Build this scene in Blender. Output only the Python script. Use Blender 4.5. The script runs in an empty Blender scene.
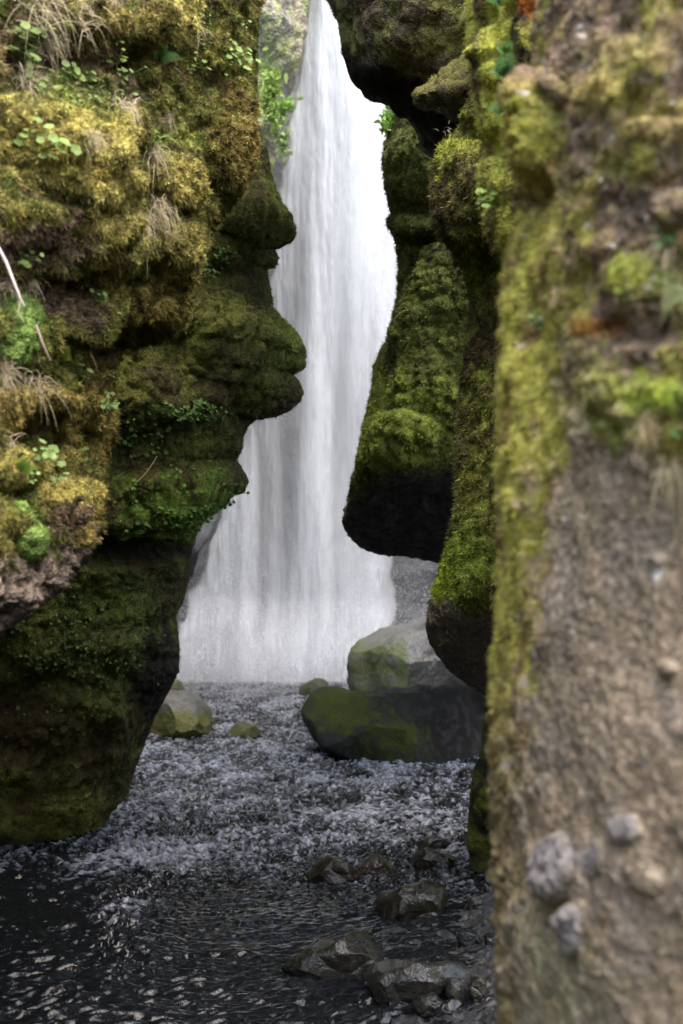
import bpy, math, random
import numpy as np

random.seed(7)
rng = np.random.default_rng(7)
sc = bpy.context.scene
COL = sc.collection

# ------------------------------------------------------------------ camera, world, sun, exposure
CAM_H = 1.5
PITCH = math.radians(3.54)
FPX = 1422.0
cam_d = bpy.data.cameras.new('camera')
cam_d.sensor_fit = 'VERTICAL'
cam_d.sensor_height = 36.0
cam_d.sensor_width = 24.0
cam_d.lens = 36.0 * FPX / 1024.0
cam_d.clip_start = 0.05
cam_d.clip_end = 2000
cam_d.dof.use_dof = True
cam_d.dof.focus_distance = 6.0
cam_d.dof.aperture_fstop = 4.6
cam = bpy.data.objects.new('camera', cam_d)
COL.objects.link(cam)
cam.location = (0, 0, CAM_H)
cam.rotation_euler = (math.radians(90) + PITCH, 0, 0)
sc.camera = cam

w = bpy.data.worlds.new('World')
sc.world = w
w.use_nodes = True
nt = w.node_tree
sky = nt.nodes.new('ShaderNodeTexSky')
sky.sky_type = 'NISHITA'
sky.sun_disc = False
SUN_EL, SUN_AZ = math.radians(60), math.radians(152)      # azimuth clockwise from +Y
sky.sun_elevation = SUN_EL
sky.sun_rotation = SUN_AZ
sky.dust_density = 4.0
sky.air_density = 1.0
sky.ozone_density = 1.0
nt.links.new(sky.outputs['Color'], nt.nodes['Background'].inputs['Color'])
nt.nodes['Background'].inputs['Strength'].default_value = 0.15

sun_d = bpy.data.lights.new('sun', 'SUN')
sun_d.energy = 1.1
sun_d.angle = math.radians(75)
sun_d.color = (1.0, 0.985, 0.96)
sun = bpy.data.objects.new('sun', sun_d)
COL.objects.link(sun)
sun.rotation_euler = (math.radians(90) - SUN_EL, 0, math.pi - SUN_AZ)

sc.view_settings.view_transform = 'Standard'
sc.view_settings.look = 'None'
sc.view_settings.gamma = 1.0
sc.view_settings.exposure = 1.97
sc.cycles.max_bounces = 8
sc.cycles.diffuse_bounces = 3
sc.cycles.glossy_bounces = 3
sc.cycles.transparent_max_bounces = 12
sc.cycles.volume_bounces = 2
sc.cycles.caustics_reflective = False
sc.cycles.caustics_refractive = False

HAZE = 0.025

# ------------------------------------------------------------------ helpers: photo point -> world, noise
CP, SP = math.cos(PITCH), math.sin(PITCH)

def unp(px, py, Y):
    px = np.asarray(px, float); py = np.asarray(py, float); Y = np.asarray(Y, float)
    x = (px - 341.5) / FPX; u = (512 - py) / FPX
    dy = CP - u * SP; dz = SP + u * CP
    return np.stack([x / dy * Y, Y + 0 * x, CAM_H + dz / dy * Y], -1)

def proj(P):
    d = P - np.array([0, 0, CAM_H])
    f = d[..., 1] * CP + d[..., 2] * SP
    u = -d[..., 1] * SP + d[..., 2] * CP
    f = np.where(np.abs(f) < 1e-3, 1e-3, f)
    px = 341.5 + FPX * d[..., 0] / f; py = 512 - FPX * u / f
    bad = f < 0.2
    return np.where(bad, -9999, px), np.where(bad, -9999, py)

_perm = rng.permutation(256).astype(np.int64)
_perm = np.concatenate([_perm, _perm])
_g = rng.normal(size=(256, 3)); _g /= np.linalg.norm(_g, axis=1, keepdims=True)

def pn(p):
    p = np.asarray(p, float)
    i = np.floor(p).astype(np.int64); f = p - i
    u = f * f * f * (f * (f * 6 - 15) + 10)
    i &= 255
    out = 0
    for dx in (0, 1):
        wx = u[..., 0] if dx else 1 - u[..., 0]
        for dy in (0, 1):
            wy = u[..., 1] if dy else 1 - u[..., 1]
            for dz in (0, 1):
                wz = u[..., 2] if dz else 1 - u[..., 2]
                h = _perm[(_perm[(_perm[(i[..., 0] + dx) & 255] + i[..., 1] + dy) & 255] + i[..., 2] + dz) & 255]
                g = _g[h]
                out = out + wx * wy * wz * (g[..., 0] * (f[..., 0] - dx) + g[..., 1] * (f[..., 1] - dy) + g[..., 2] * (f[..., 2] - dz))
    return out * 1.5

def fbm(p, octv=4, gain=0.5):
    a, s, o = 1.0, 0, 0
    for k in range(octv):
        o = o + a * pn(p * (2.03 ** k) + 17.3 * k); s += a; a *= gain
    return o / s

def billow(p, octv=3, gain=0.5):
    a, s, o = 1.0, 0, 0
    for k in range(octv):
        o = o + a * np.abs(pn(p * (2.1 ** k) + 31.7 * k)); s += a; a *= gain
    return o / s

def cells(p):
    """round cushions: 1 at a cell's centre falling to 0 at its edge"""
    i = np.floor(p).astype(np.int64); f = p - i
    best = np.full(p.shape[:-1], 9.0)
    for dx in (-1, 0, 1):
        for dy in (-1, 0, 1):
            for dz in (-1, 0, 1):
                h = _perm[(_perm[(_perm[(i[..., 0] + dx) & 255] + i[..., 1] + dy) & 255] + i[..., 2] + dz) & 255]
                q = _g[h] * 0.42 + 0.5
                d = (dx + q[..., 0] - f[..., 0]) ** 2 + (dy + q[..., 1] - f[..., 1]) ** 2 + (dz + q[..., 2] - f[..., 2]) ** 2
                best = np.minimum(best, d)
    return np.clip(1 - best / 0.7, 0, 1)

def sst(a, b, x):
    t = np.clip((x - a) / (b - a), 0, 1)
    return t * t * (3 - 2 * t)

def lerp(a, b, t):
    return a + (b - a) * t

def C3(*c):
    return np.array(c, float)

# ------------------------------------------------------------------ materials
def new_mat(name):
    m = bpy.data.materials.new(name); m.use_nodes = True
    return m, m.node_tree, m.node_tree.nodes['Principled BSDF']

def rock_mat(name, fine=60.0, bump=0.6, dist=0.01, spec=0.35):
    """base colour and gloss come from the mesh's own mossy/bare pattern and painted shade, broken up by fine noise"""
    m, t, b = new_mat(name)
    N, L = t.nodes, t.links
    at = N.new('ShaderNodeAttribute'); at.attribute_name = 'Col'
    ar = N.new('ShaderNodeAttribute'); ar.attribute_name = 'Rough'
    tc = N.new('ShaderNodeNewGeometry')
    n1 = N.new('ShaderNodeTexNoise'); n1.inputs['Scale'].default_value = fine; n1.inputs['Detail'].default_value = 5; n1.inputs['Roughness'].default_value = 0.7
    n2 = N.new('ShaderNodeTexVoronoi'); n2.inputs['Scale'].default_value = fine * 2.2
    L.new(tc.outputs['Position'], n1.inputs['Vector']); L.new(tc.outputs['Position'], n2.inputs['Vector'])
    mr = N.new('ShaderNodeMapRange'); mr.inputs['From Min'].default_value = 0.28; mr.inputs['From Max'].default_value = 0.72
    mr.inputs['To Min'].default_value = 0.45; mr.inputs['To Max'].default_value = 1.65
    L.new(n1.outputs['Fac'], mr.inputs['Value'])
    mx = N.new('ShaderNodeVectorMath'); mx.operation = 'SCALE'
    L.new(at.outputs['Color'], mx.inputs[0]); L.new(mr.outputs['Result'], mx.inputs['Scale'])
    L.new(mx.outputs['Vector'], b.inputs['Base Color'])
    L.new(ar.outputs['Fac'], b.inputs['Roughness'])
    b.inputs['Specular IOR Level'].default_value = spec
    ad = N.new('ShaderNodeMath'); ad.operation = 'ADD'
    L.new(n1.outputs['Fac'], ad.inputs[0]); L.new(n2.outputs['Distance'], ad.inputs[1])
    bp = N.new('ShaderNodeBump'); bp.inputs['Strength'].default_value = bump; bp.inputs['Distance'].default_value = dist
    L.new(ad.outputs[0], bp.inputs['Height']); L.new(bp.outputs['Normal'], b.inputs['Normal'])
    return m

M_MOSSY = rock_mat('mossy_rock', 70, 0.7, 0.012, 0.18)
M_FAR = rock_mat('far_cliff_rock', 9, 0.6, 0.06)
M_NEAR = rock_mat('near_rock', 90, 0.5, 0.006)
M_STONE = rock_mat('wet_stone', 38, 0.3, 0.006, 0.5)

def col_mat(name, rough=0.8, trans=0.0):
    m, t, b = new_mat(name)
    at = t.nodes.new('ShaderNodeAttribute'); at.attribute_name = 'Col'
    t.links.new(at.outputs['Color'], b.inputs['Base Color'])
    b.inputs['Roughness'].default_value = rough
    b.inputs['Specular IOR Level'].default_value = 0.25
    if trans:
        tr = t.nodes.new('ShaderNodeBsdfTranslucent')
        t.links.new(at.outputs['Color'], tr.inputs['Color'])
        mix = t.nodes.new('ShaderNodeMixShader'); mix.inputs[0].default_value = trans
        out = t.nodes['Material Output']
        t.links.new(b.outputs[0], mix.inputs[1]); t.links.new(tr.outputs[0], mix.inputs[2]); t.links.new(mix.outputs[0], out.inputs['Surface'])
    return m

M_FUZZ = col_mat('moss_strands', 0.85, 0.3)
M_LEAF = col_mat('leaf', 0.6, 0.35)
M_STRAW = col_mat('dry_grass', 0.8, 0.2)

# ------------------------------------------------------------------ mesh builders
def link_mesh(name, V, F, mat, parent=None, cols=None, rough=None, smooth=True):
    """F: (n,3) or (n,4) int array"""
    V = np.ascontiguousarray(V, dtype=np.float32); F = np.ascontiguousarray(F, dtype=np.int32)
    k = F.shape[1]
    me = bpy.data.meshes.new(name)
    me.vertices.add(len(V)); me.vertices.foreach_set('co', V.ravel())
    me.loops.add(F.size); me.loops.foreach_set('vertex_index', F.ravel())
    me.polygons.add(len(F)); me.polygons.foreach_set('loop_start', np.arange(0, F.size, k, dtype=np.int32))
    me.polygons.foreach_set('loop_total', np.full(len(F), k, dtype=np.int32))
    me.update(calc_edges=True)
    if smooth:
        me.polygons.foreach_set('use_smooth', np.ones(len(F), dtype=bool))
    if cols is not None:
        a = me.color_attributes.new('Col', 'FLOAT_COLOR', 'POINT')
        c = np.ones((len(V), 4), np.float32); c[:, :3] = np.clip(cols, 0, 1)
        a.data.foreach_set('color', c.ravel())
    if rough is not None:
        a = me.attributes.new('Rough', 'FLOAT', 'POINT')
        a.data.foreach_set('value', np.clip(rough, 0.03, 1).astype(np.float32))
    me.materials.append(mat)
    o = bpy.data.objects.new(name, me); COL.objects.link(o)
    if parent is not None:
        o.parent = parent
    return o

def tag(o, label=None, cat=None, group=None, kind=None):
    if label: o['label'] = label
    if cat: o['category'] = cat
    if group: o['group'] = group
    if kind: o['kind'] = kind
    return o

def grid_faces(nr, nc, wrap=False):
    r = np.arange(nr - 1)[:, None]; c = np.arange(nc if wrap else nc - 1)[None, :]
    c2 = (c + 1) % nc
    return np.stack([r * nc + c, r * nc + c2, (r + 1) * nc + c2, (r + 1) * nc + c], -1).reshape(-1, 4)

def grid_normals(P):
    du = np.gradient(P, axis=1); dv = np.gradient(P, axis=0)
    n = np.cross(du, dv)
    n /= np.linalg.norm(n, axis=-1, keepdims=True) + 1e-12
    return n

def path(pts, n, smooth=0.0):
    """sample (px,py,Y) control points evenly along their length in the picture plane"""
    p = np.array(pts, float)
    if p.shape[1] == 2:
        raise ValueError
    s = np.concatenate([[0], np.cumsum(np.hypot(*(np.diff(p[:, :2], axis=0).T)))])
    t = np.linspace(0, s[-1], n)
    q = np.stack([np.interp(t, s, p[:, k]) for k in range(3)], -1)
    if smooth:
        q = gsm(q, smooth)
    return q

def gsm(q, sig):
    r = int(3 * sig) + 1
    k = np.exp(-0.5 * (np.arange(-r, r + 1) / sig) ** 2); k /= k.sum()
    a = q[:1] + (q[:1] - q[1:2]) * np.arange(r, 0, -1)[:, None]
    b = q[-1:] + (q[-1:] - q[-2:-1]) * np.arange(1, r + 1)[:, None]
    e = np.concatenate([a, q, b])
    return np.stack([np.convolve(e[:, j], k, 'valid') for j in range(q.shape[1])], -1)

def unit(v):
    v = np.array(v, float); return v / (np.linalg.norm(v) + 1e-9)

def bumps(px, py, lst, nz):
    """rounded lumps: (px,py,rx,ry,height[,power])"""
    o = np.zeros_like(px)
    for b in lst:
        cx, cy, rx, ry, h = b[:5]
        d2 = ((px - cx) / rx) ** 2 + ((py - cy) / ry) ** 2
        d2 = d2 + nz * 0.35
        o = o + h * np.sqrt(np.clip(1 - d2, 0, 1))
    return o

def splat(px, py, cx, cy, rx, ry, nz, soft=0.5, amp=0.8):
    d = np.sqrt(((px - cx) / rx) ** 2 + ((py - cy) / ry) ** 2) + nz * amp
    return 1 - sst(1 - soft, 1 + soft * 0.4, d)

def loft(S, F, nt, nu, bulge=0.5, ur=0.25, back=3.0, nb=24, fall=0.14, sm=0.06, upow=1.0, ext=None, jag=0.0):
    s = path(S, nt, 0.7); f = path(F, nt, nt * 0.03)
    ss = gsm(s, nt * sm)
    Sw = unp(s[:, 0], s[:, 1], s[:, 2]); Ss = unp(ss[:, 0], ss[:, 1], ss[:, 2]); Fw = unp(f[:, 0], f[:, 1], f[:, 2])
    u = np.linspace(0, 1, nu) ** upow
    P = Ss[:, None] + (Fw - Ss)[:, None] * u[None, :, None] + (Sw - Ss)[:, None] * np.exp(-u / fall)[None, :, None] * (1 - u)[None, :, None]
    q = np.clip(u / ur, 0, 1)
    P[..., 1] -= bulge * np.sqrt(np.clip(1 - (1 - q) ** 2, 0, 1))[None, :]
    cols = [P]
    # the side that turns away from us
    wv = (np.linspace(1, 0, nb, endpoint=False)) ** 1.5
    C = np.array([0, 0, CAM_H])
    sgn = np.sign(Fw[:, 0].mean() - Ss[:, 0].mean())
    B = C + (Sw - C)[:, None] * (1 + back * wv[None, :, None] / Sw[:, None, 1:2])
    B = lerp(B, C + (Ss - C)[:, None] * (1 + back * wv[None, :, None] / Ss[:, None, 1:2]), (wv ** 1.0)[None, :, None])
    B[..., 0] += sgn * back * 0.40 * (wv ** 0.8)[None, :]
    P = np.concatenate([B, P], 1)
    if ext is not None:
        e = np.linspace(0, 1, 14)[1:]
        E = P[:, -1:, :] + np.array([ext]) [None] * e[None, :, None]
        P = np.concatenate([P, E], 1)
    return P

def refit(P, S, sg=2.0):
    """slide the displaced rows so that the rock keeps the measured outline"""
    nt_ = P.shape[0]
    s = path(S, nt_, 0.7)[:, :2]; ss = gsm(s, 9)
    tg = np.gradient(ss, axis=0); tg /= np.linalg.norm(tg, axis=1, keepdims=True) + 1e-9
    px, py = proj(P)
    inn = np.stack([np.median(px[:, 40:90], 1), np.median(py[:, 40:90], 1)], -1) - ss
    nr = np.stack([-tg[:, 1], tg[:, 0]], -1)
    nr = gsm(nr, 6) * -np.sign(np.sign((nr * inn).sum(1)).sum())
    lo, hi = 10, 24 + max(30, (P.shape[1] - 24) // 4)
    e = (px[:, lo:hi] - s[:, :1]) * nr[:, :1] + (py[:, lo:hi] - s[:, 1:2]) * nr[:, 1:]
    t2 = np.abs((px[:, lo:hi] - s[:, :1]) * tg[:, :1] + (py[:, lo:hi] - s[:, 1:2]) * tg[:, 1:])
    e = np.where(t2 < 14, e, -1e9).max(1); ok = e > -1e8
    e = np.clip(np.interp(np.arange(nt_), np.nonzero(ok)[0], e[ok]), -30, 45)
    e = gsm(e[:, None], sg)[:, 0]
    wgt = np.exp(-np.maximum(0, np.arange(P.shape[1]) - hi * .6) / (hi * .7))
    k = P[..., 1] / FPX * e[:, None] * wgt[None, :]
    P = P.copy(); P[..., 0] -= k * nr[:, :1]; P[..., 2] += k * nr[:, 1:]
    return P

def displace(P, fn, sg=2.0, sign_to=None):
    n = grid_normals(P)
    c = sign_to if sign_to is not None else np.array([0, 0, CAM_H + 1.0])
    h = P.shape[1] // 2
    if (n[:, h:] * (c - P[:, h:])).sum(-1).mean() < 0:
        n = -n
    # smooth the direction so that steep folds stay clean
    P = P + n * fn(P, n)[..., None]
    return refit(refit(P, S, sg), S, sg), n

def fuzz(name, P, weight, colfn, n, length, width, parent, down=0.5, inflate=0.0):
    """a carpet of short moss strands rooted on the surface P"""
    nrm = grid_normals(P)
    h = P.shape[1] // 2
    if (nrm[:, h:] * (np.array([0, 0, CAM_H + 1.0]) - P[:, h:])).sum(-1).mean() < 0:
        nrm = -nrm
    px, py = proj(P)
    a = np.linalg.norm(np.cross(np.gradient(P, axis=0), np.gradient(P, axis=1)), axis=-1)
    vis = ((px > -15) & (px < 700) & (py > -15) & (py < 1040)) * np.clip((nrm * (np.array([0, 0, CAM_H]) - P)).sum(-1) / np.linalg.norm(P, axis=-1) + 0.35, 0.05, 1)
    wgt = (a * weight * vis).ravel(); wgt /= wgt.sum()
    idx = rng.choice(wgt.size, n, p=wgt)
    p = P.reshape(-1, 3)[idx]; nn = nrm.reshape(-1, 3)[idx]
    sp = np.sqrt(np.median(a[:, h:]))
    p = p + rng.normal(size=p.shape) * sp * 0.5
    L = length * rng.uniform(0.5, 1.4, (n, 1))
    d = nn * 0.9 + rng.normal(size=p.shape) * 0.55 + np.array([0, 0, -down])
    d /= np.linalg.norm(d, axis=1, keepdims=True)
    side = np.cross(d, rng.normal(size=p.shape)); side /= np.linalg.norm(side, axis=1, keepdims=True) + 1e-9
    wd = width * rng.uniform(0.6, 1.3, (n, 1))
    V = np.stack([p - side * wd - nn * 0.002, p + side * wd - nn * 0.002, p + d * L], 1).reshape(-1, 3)
    c = colfn(idx) * np.exp(rng.normal(size=(n, 1)) * .5) * (1 + rng.normal(size=(n, 3)) * 0.06)
    return link_mesh(name, V, np.arange(3 * n).reshape(-1, 3), M_FUZZ, parent, np.repeat(c, 3, 0), smooth=False)

# palette (base colours; DARK also paints shade in hollows and undersides)
GOLD = C3(0.32, 0.275, 0.08); OCHRE = C3(0.20, 0.155, 0.045); OLIVE = C3(0.13, 0.135, 0.03); GREEN = C3(0.06, 0.10, 0.014)
BRIGHT = C3(0.15, 0.30, 0.03); YGREEN = C3(0.22, 0.23, 0.03); SOIL = C3(0.10, 0.07, 0.045); BROWN = C3(0.06, 0.04, 0.018)
DARK = C3(0.018, 0.016, 0.012); ROCK = C3(0.20, 0.17, 0.145); GREY = C3(0.12, 0.12, 0.12); STRAW = C3(0.42, 0.34, 0.20)
RUST = C3(0.38, 0.13, 0.03)

def blend(base, col, m):
    return base + (col - base) * m[..., None]

def finish(name, P, cols, rough, mat, label, cat=None, kind='structure', group=None, wrap=False):
    nr, nc = P.shape[:2]
    o = link_mesh(name, P.reshape(-1, 3), grid_faces(nr, nc, wrap), mat, None, cols.reshape(-1, 3), rough.ravel())
    tag(o, label, cat, group, kind)
    return o

# ================================================================== 1. water and ground
def build_water():
    # rows further apart with distance; the sheet runs well past both banks
    Y = np.concatenate([np.linspace(-6, 3.3, 40)[:-1], 3.3 * (30.0 / 3.3) ** np.linspace(0, 1, 1600)])
    U = np.concatenate([np.linspace(-1.2, -0.36, 30)[:-1], np.linspace(-0.36, 0.16, 620), np.linspace(0.16, 1.2, 30)[1:]])
    Yg, Ug = np.meshgrid(Y, U, indexing='ij')
    X = Ug * (np.abs(Yg) + 0.6)
    # streamwise direction: from the fall towards the viewer, drifting left near us
    q = np.stack([X, Yg, 0 * X], -1)
    d = fbm(q * 0.5, 2)
    sx = X + 0.25 * d; sy = Yg
    rot = math.radians(28)
    ax = sx * math.cos(rot) + sy * math.sin(rot); ay = -sx * math.sin(rot) + sy * math.cos(rot)
    near = 1 - sst(7.0, 10.5, Yg)
    st = np.stack([ax * 0.55, ay * 1.25, 0 * X], -1)
    st = st * 1.1
    # how rough the flow is at each place
    rapid = sst(6.8, 9.0, Yg + 0.5 * fbm(q * 0.8, 2)) * (1 - sst(23, 28, Yg) * 0.6)
    left = sst(0.0, 0.5, 0.35 - np.abs(X + 0.95 + 0.08 * (Yg - 6.5) + 0.35 * fbm(q * 1.1, 2))) * sst(5.2, 6.2, Yg) * (1 - sst(8.5, 10, Yg))
    calm = sst(-0.55, -0.1, X) * (1 - sst(6.2, 8.5, Yg))
    r = np.clip(0.42 + 0.6 * rapid + 0.6 * left - 0.15 * calm, 0.08, 1.1)
    w1 = fbm(st * 1.6, 3)
    w2 = 0.5 - billow(st * 5.5 + w1[..., None] * 0.8, 3, 0.6)
    w3 = 0.4 - billow(st * 15.0 + 5 + w2[..., None] * 0.5, 2, 0.6)
    w4 = pn(st * 60.0)
    nr_ = (1 - sst(5.4, 7.8, Yg + .5 * w1)) * (1 - .8 * left)
    sn = st * np.array([.62, 1.15, 1.])
    sm_ = 1.9 * (0.016 * pn(sn * 4.5 + 3 + .6 * w1[..., None]) + 0.014 * pn(sn * 10 + w1[..., None]) + 0.011 * pn(sn * 21 + 8) + .006 * pn(sn * 44))
    z = nr_ * sm_ + (1 - .85 * nr_) * r * (0.070 * w1 + 0.095 * w2 + 0.065 * w3 + 0.02 * pn(st * 34) * (1 - sst(7, 11, Yg))) * (1.15 + .45 * sst(9, 20, Yg)) 
    steps = sum(0.012 * sst(a - 0.5, a + 0.4, Yg + 0.5 * fbm(q * 0.7, 2)) for a in (10.5, 13.5, 17.5, 21))
    z = z + steps - 0.02
    # white water on the crests of the rapids
    cr = w2 * 0.6 + w3 * 1.0 + 0.15 * w1 + pn(st * 26.0) * 0.32 + .4 * fbm(np.stack([X * 3.0 - .3 * Yg, Yg * 0.9, 0 * X + 20], -1), 3)
    bands = fbm(np.stack([X * 1.1 - .25 * Yg, Yg * 0.45, 0 * X + 4], -1), 3)
    far = sst(16, 25, Yg)
    frac = (0.04 + 0.10 * rapid + 0.24 * rapid * sst(-.7, .5, bands) + .16 * left + .35 * far) * sst(.0, .7, rapid + left)
    frac = np.clip(frac, 0.0, .8)
    # the share of the surface that is broken white, from the height rank of the crests
    smp = np.sort(cr[(Yg > 5) & (Yg < 25)].ravel()[::37]); thr = np.interp(1 - frac, np.linspace(0, 1, smp.size), smp)
    sd = cr.std()
    foam = sst(-1.1, 1.2, (cr - thr) / sd) * .60 * (frac > .005)
    P = np.stack([X, Yg, z], -1)
    m, t, b = new_mat('river_water')
    N, L = t.nodes, t.links
    at = N.new('ShaderNodeAttribute'); at.attribute_name = 'Rough'
    g = N.new('ShaderNodeNewGeometry')
    n1 = N.new('ShaderNodeTexNoise'); n1.inputs['Scale'].default_value = 38; n1.inputs['Detail'].default_value = 5; n1.inputs['Roughness'].default_value = .65
    L.new(g.outputs['Position'], n1.inputs['Vector'])
    ml = N.new('ShaderNodeMath'); ml.operation = 'MULTIPLY_ADD'; ml.inputs[1].default_value = 1.6; ml.inputs[2].default_value = -.8
    L.new(n1.outputs['Fac'], ml.inputs[0])
    ad = N.new('ShaderNodeMath'); ad.operation = 'ADD'; ad.use_clamp = True
    L.new(at.outputs['Fac'], ad.inputs[0]); L.new(ml.outputs[0], ad.inputs[1])
    mu = N.new('ShaderNodeMath'); mu.operation = 'MULTIPLY'; mu.use_clamp = True
    L.new(ad.outputs[0], mu.inputs[0]); L.new(at.outputs['Fac'], mu.inputs[1])
    mx = N.new('ShaderNodeMix'); mx.data_type = 'RGBA'
    mx.inputs['A'].default_value = (0.007, 0.008, 0.009, 1); mx.inputs['B'].default_value = (0.54, 0.58, 0.67, 1)
    L.new(mu.outputs[0], mx.inputs['Factor']); L.new(mx.outputs['Result'], b.inputs['Base Color'])
    rr = N.new('ShaderNodeMapRange'); rr.inputs['To Min'].default_value = 0.03; rr.inputs['To Max'].default_value = 0.6
    L.new(mu.outputs[0], rr.inputs['Value']); L.new(rr.outputs['Result'], b.inputs['Roughness'])
    b.inputs['IOR'].default_value = 1.33
    b.inputs['Specular IOR Level'].default_value = 0.6
    bp = N.new('ShaderNodeBump'); bp.inputs['Strength'].default_value = 0.35; bp.inputs['Distance'].default_value = 0.006
    L.new(n1.outputs['Fac'], bp.inputs['Height']); L.new(bp.outputs['Normal'], b.inputs['Normal'])
    # bright crests are foam only (a colour of the water itself)
    o = link_mesh('water', P.reshape(-1, 3), grid_faces(*P.shape[:2]), m, None, None, np.maximum(foam.ravel(), 0.031))
    tag(o, 'dark choppy stream with white rapids running out from the waterfall', 'stream', kind='structure')

build_water()

def build_ground():
    n = 60
    g = np.sign(np.linspace(-1, 1, n)) * np.abs(np.linspace(-1, 1, n)) ** 3 * 400
    X, Y = np.meshgrid(g, g, indexing='ij')
    P = np.stack([X, Y, -0.32 + 0.02 * pn(np.stack([X, Y, 0 * X], -1))], -1)
    c = np.zeros(P.shape) + C3(0.05, 0.05, 0.045)
    o = link_mesh('ground', P.reshape(-1, 3), grid_faces(n, n), M_STONE, None, c.reshape(-1, 3), np.full(n * n, 0.6))
    tag(o, kind='structure')
build_ground()

# ================================================================== 2. canyon walls
def to_ax(P, *s):
    return P * np.array(s)

# ---- left near wall, golden moss
S = [(285, -110, 4.6), (275, -60, 4.5), (264, 0, 4.4), (252, 25, 4.4), (247, 50, 4.4), (255, 75, 4.4), (258, 110, 4.4), (258, 140, 4.35), (253, 168, 4.3),
     (245, 190, 4.3), (232, 208, 4.25), (214, 232, 4.2), (203, 262, 4.2), (193, 300, 4.2), (184, 328, 4.1), (160, 342, 4.1), (118, 352, 4.1),
     (116, 390, 4.0), (117, 430, 4.0), (106, 455, 4.0), (105, 500, 3.9), (103, 528, 3.9), (90, 556, 3.55), (68, 586, 3.4), (30, 615, 3.22), (0, 634, 3.1), (-60, 670, 2.95), (-260, 780, 2.5)]
F = [(-160, -150, 3.2), (-160, 0, 3.0), (-160, 500, 2.6), (-380, 800, 2.0)]
P = loft(S, F, 1050, 430, bulge=0.32, ur=0.3, back=3.0, fall=0.12, sm=0.045, ext=(-0.4, -5, 0))
PXa, PYa = proj(P)
A_B = [(160, 18, 34, 38, .15), (105, 30, 55, 34, .10), (45, 130, 78, 38, .10), (62, 165, 46, 46, .07), (84, 205, 22, 62, .14), (25, 195, 50, 38, .05), (176, 182, 27, 25, .13), (140, 238, 22, 20, .05),
       (172, 248, 24, 34, .10), (165, 300, 26, 34, .08), (90, 320, 60, 18, .05), (60, 505, 34, 26, .13), (20, 470, 24, 26, .10), (25, 405, 34, 22, .10), (60, 400, 22, 20, .07), (50, 412, 16, 14, .06),
       (85, 420, 22, 28, .08), (112, 432, 12, 22, .07), (80, 470, 20, 30, .07), (238, 140, 24, 60, .07), (20, 225, 60, 22, .08),
       (75, 62, 85, 24, -.14), (110, 95, 60, 22, -.05), (128, 180, 20, 60, -.08), (40, 300, 50, 26, -.09), (130, 225, 22, 70, -.05), (40, 445, 36, 16, -.07), (205, 60, 30, 60, -0.05), (120, 340, 50, 14, -.06)]
def fnA(P, n):
    nz = fbm(P * 7, 3)
    px, py = PXa, PYa
    d = bumps(px, py, A_B, nz)
    d = d * (0.55 + 0.5 * fbm(P * 9 + 4, 3)) + 0.10 * fbm(P * 1.6, 3) + 0.07 * fbm(P * 6, 4, .6)
    low = sst(1.0, 1.25, (py - (566 - px * 0.25)) / 1 * 0.01 + 1.25 + 0.2 * nz)      # the bare rock belly
    cu = cells(P * np.array([11, 11, 12.]) + 0.6 * nz[..., None]) ** 0.8
    cu2 = cells(P * 26 + 0.5 * nz[..., None])
    m = 1 - low
    d = d + m * (0.034 * cu * sst(-0.35, 0.2, nz) + 0.016 * cu2 - 0.02 * billow(P * 30, 2)) + 0.010 * fbm(P * 55, 3)
    return d
P, _ = displace(P, fnA, 5.0)
px, py = PXa, PYa
nz = fbm(P * 6, 4); nz2 = fbm(P * 16 + 9, 3); nz3 = fbm(P * 45 + 3, 2)
base = np.zeros(P.shape) + OLIVE
base = blend(base, OCHRE, sst(-0.1, 0.5, nz + 0.5 * nz2) * .85)
base = blend(base, BROWN * 1.5, sst(0.05, 0.4, -nz + nz2 * 0.7))
base = blend(base, C3(.22, .24, .06), sst(.1, .4, fbm(P * 4 + 60, 3)) * .7)
base = blend(base, GREEN * 1.1, sst(0.1, 0.4, nz2 - 0.4 * nz) * 0.6)
base = blend(base, SOIL * 1.3, sst(0.15, 0.45, fbm(P * 9 + 40, 3)) * 0.8)
for (cx, cy, rx, ry, c, a) in [(50, 150, 95, 45, GOLD, 1), (84, 205, 28, 66, GOLD, .9), (25, 120, 60, 30, GOLD * 1.1, 1), (160, 12, 34, 32, GOLD * 1.0, 1), (176, 182, 28, 26, GOLD, 1), (172, 245, 24, 36, GOLD * .85, .9),
                               (160, 305, 34, 30, OCHRE * 1.25, .8), (62, 505, 36, 26, GOLD * 1.2, 1), (20, 410, 42, 26, OCHRE * 1.35, .9), (15, 470, 26, 26, GOLD, .8), (90, 420, 30, 60, OCHRE * 1.2, .7), (112, 430, 14, 26, GOLD, .8),
                               (240, 150, 20, 65, OCHRE * 1.0, .9), (22, 248, 58, 26, SOIL * 1.7, 1), (110, 95, 60, 24, SOIL * 1.3, .7), (60, 300, 40, 22, SOIL * 1.2, .9), (100, 60, 70, 18, BROWN, .9), (100, 30, 50, 26, OCHRE * .9, .8),
                               (20, 60, 45, 60, SOIL * 1.6, .6), (60, 100, 70, 30, GREEN * 1.5, .45), (120, 430, 22, 60, OCHRE * 1.3, .5), (85, 530, 24, 18, OCHRE * 1.6, .8), (55, 525, 24, 14, SOIL * 1.5, .9)]:
    base = blend(base, c, a * splat(px, py, cx, cy, rx, ry, nz2, .45, .7))
low = sst(-8, 10, py + 45 * nz2 + 20 * nz3 - (564 - np.maximum(px, 0) * 0.20))
low = np.maximum(low, 0) * (px < 105)
base = blend(base, C3(0.20, 0.155, 0.12), low)
base = blend(base, C3(0.3, 0.27, 0.25), low * sst(0.32, 0.42, fbm(P * 42 + 7, 2)))
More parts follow.
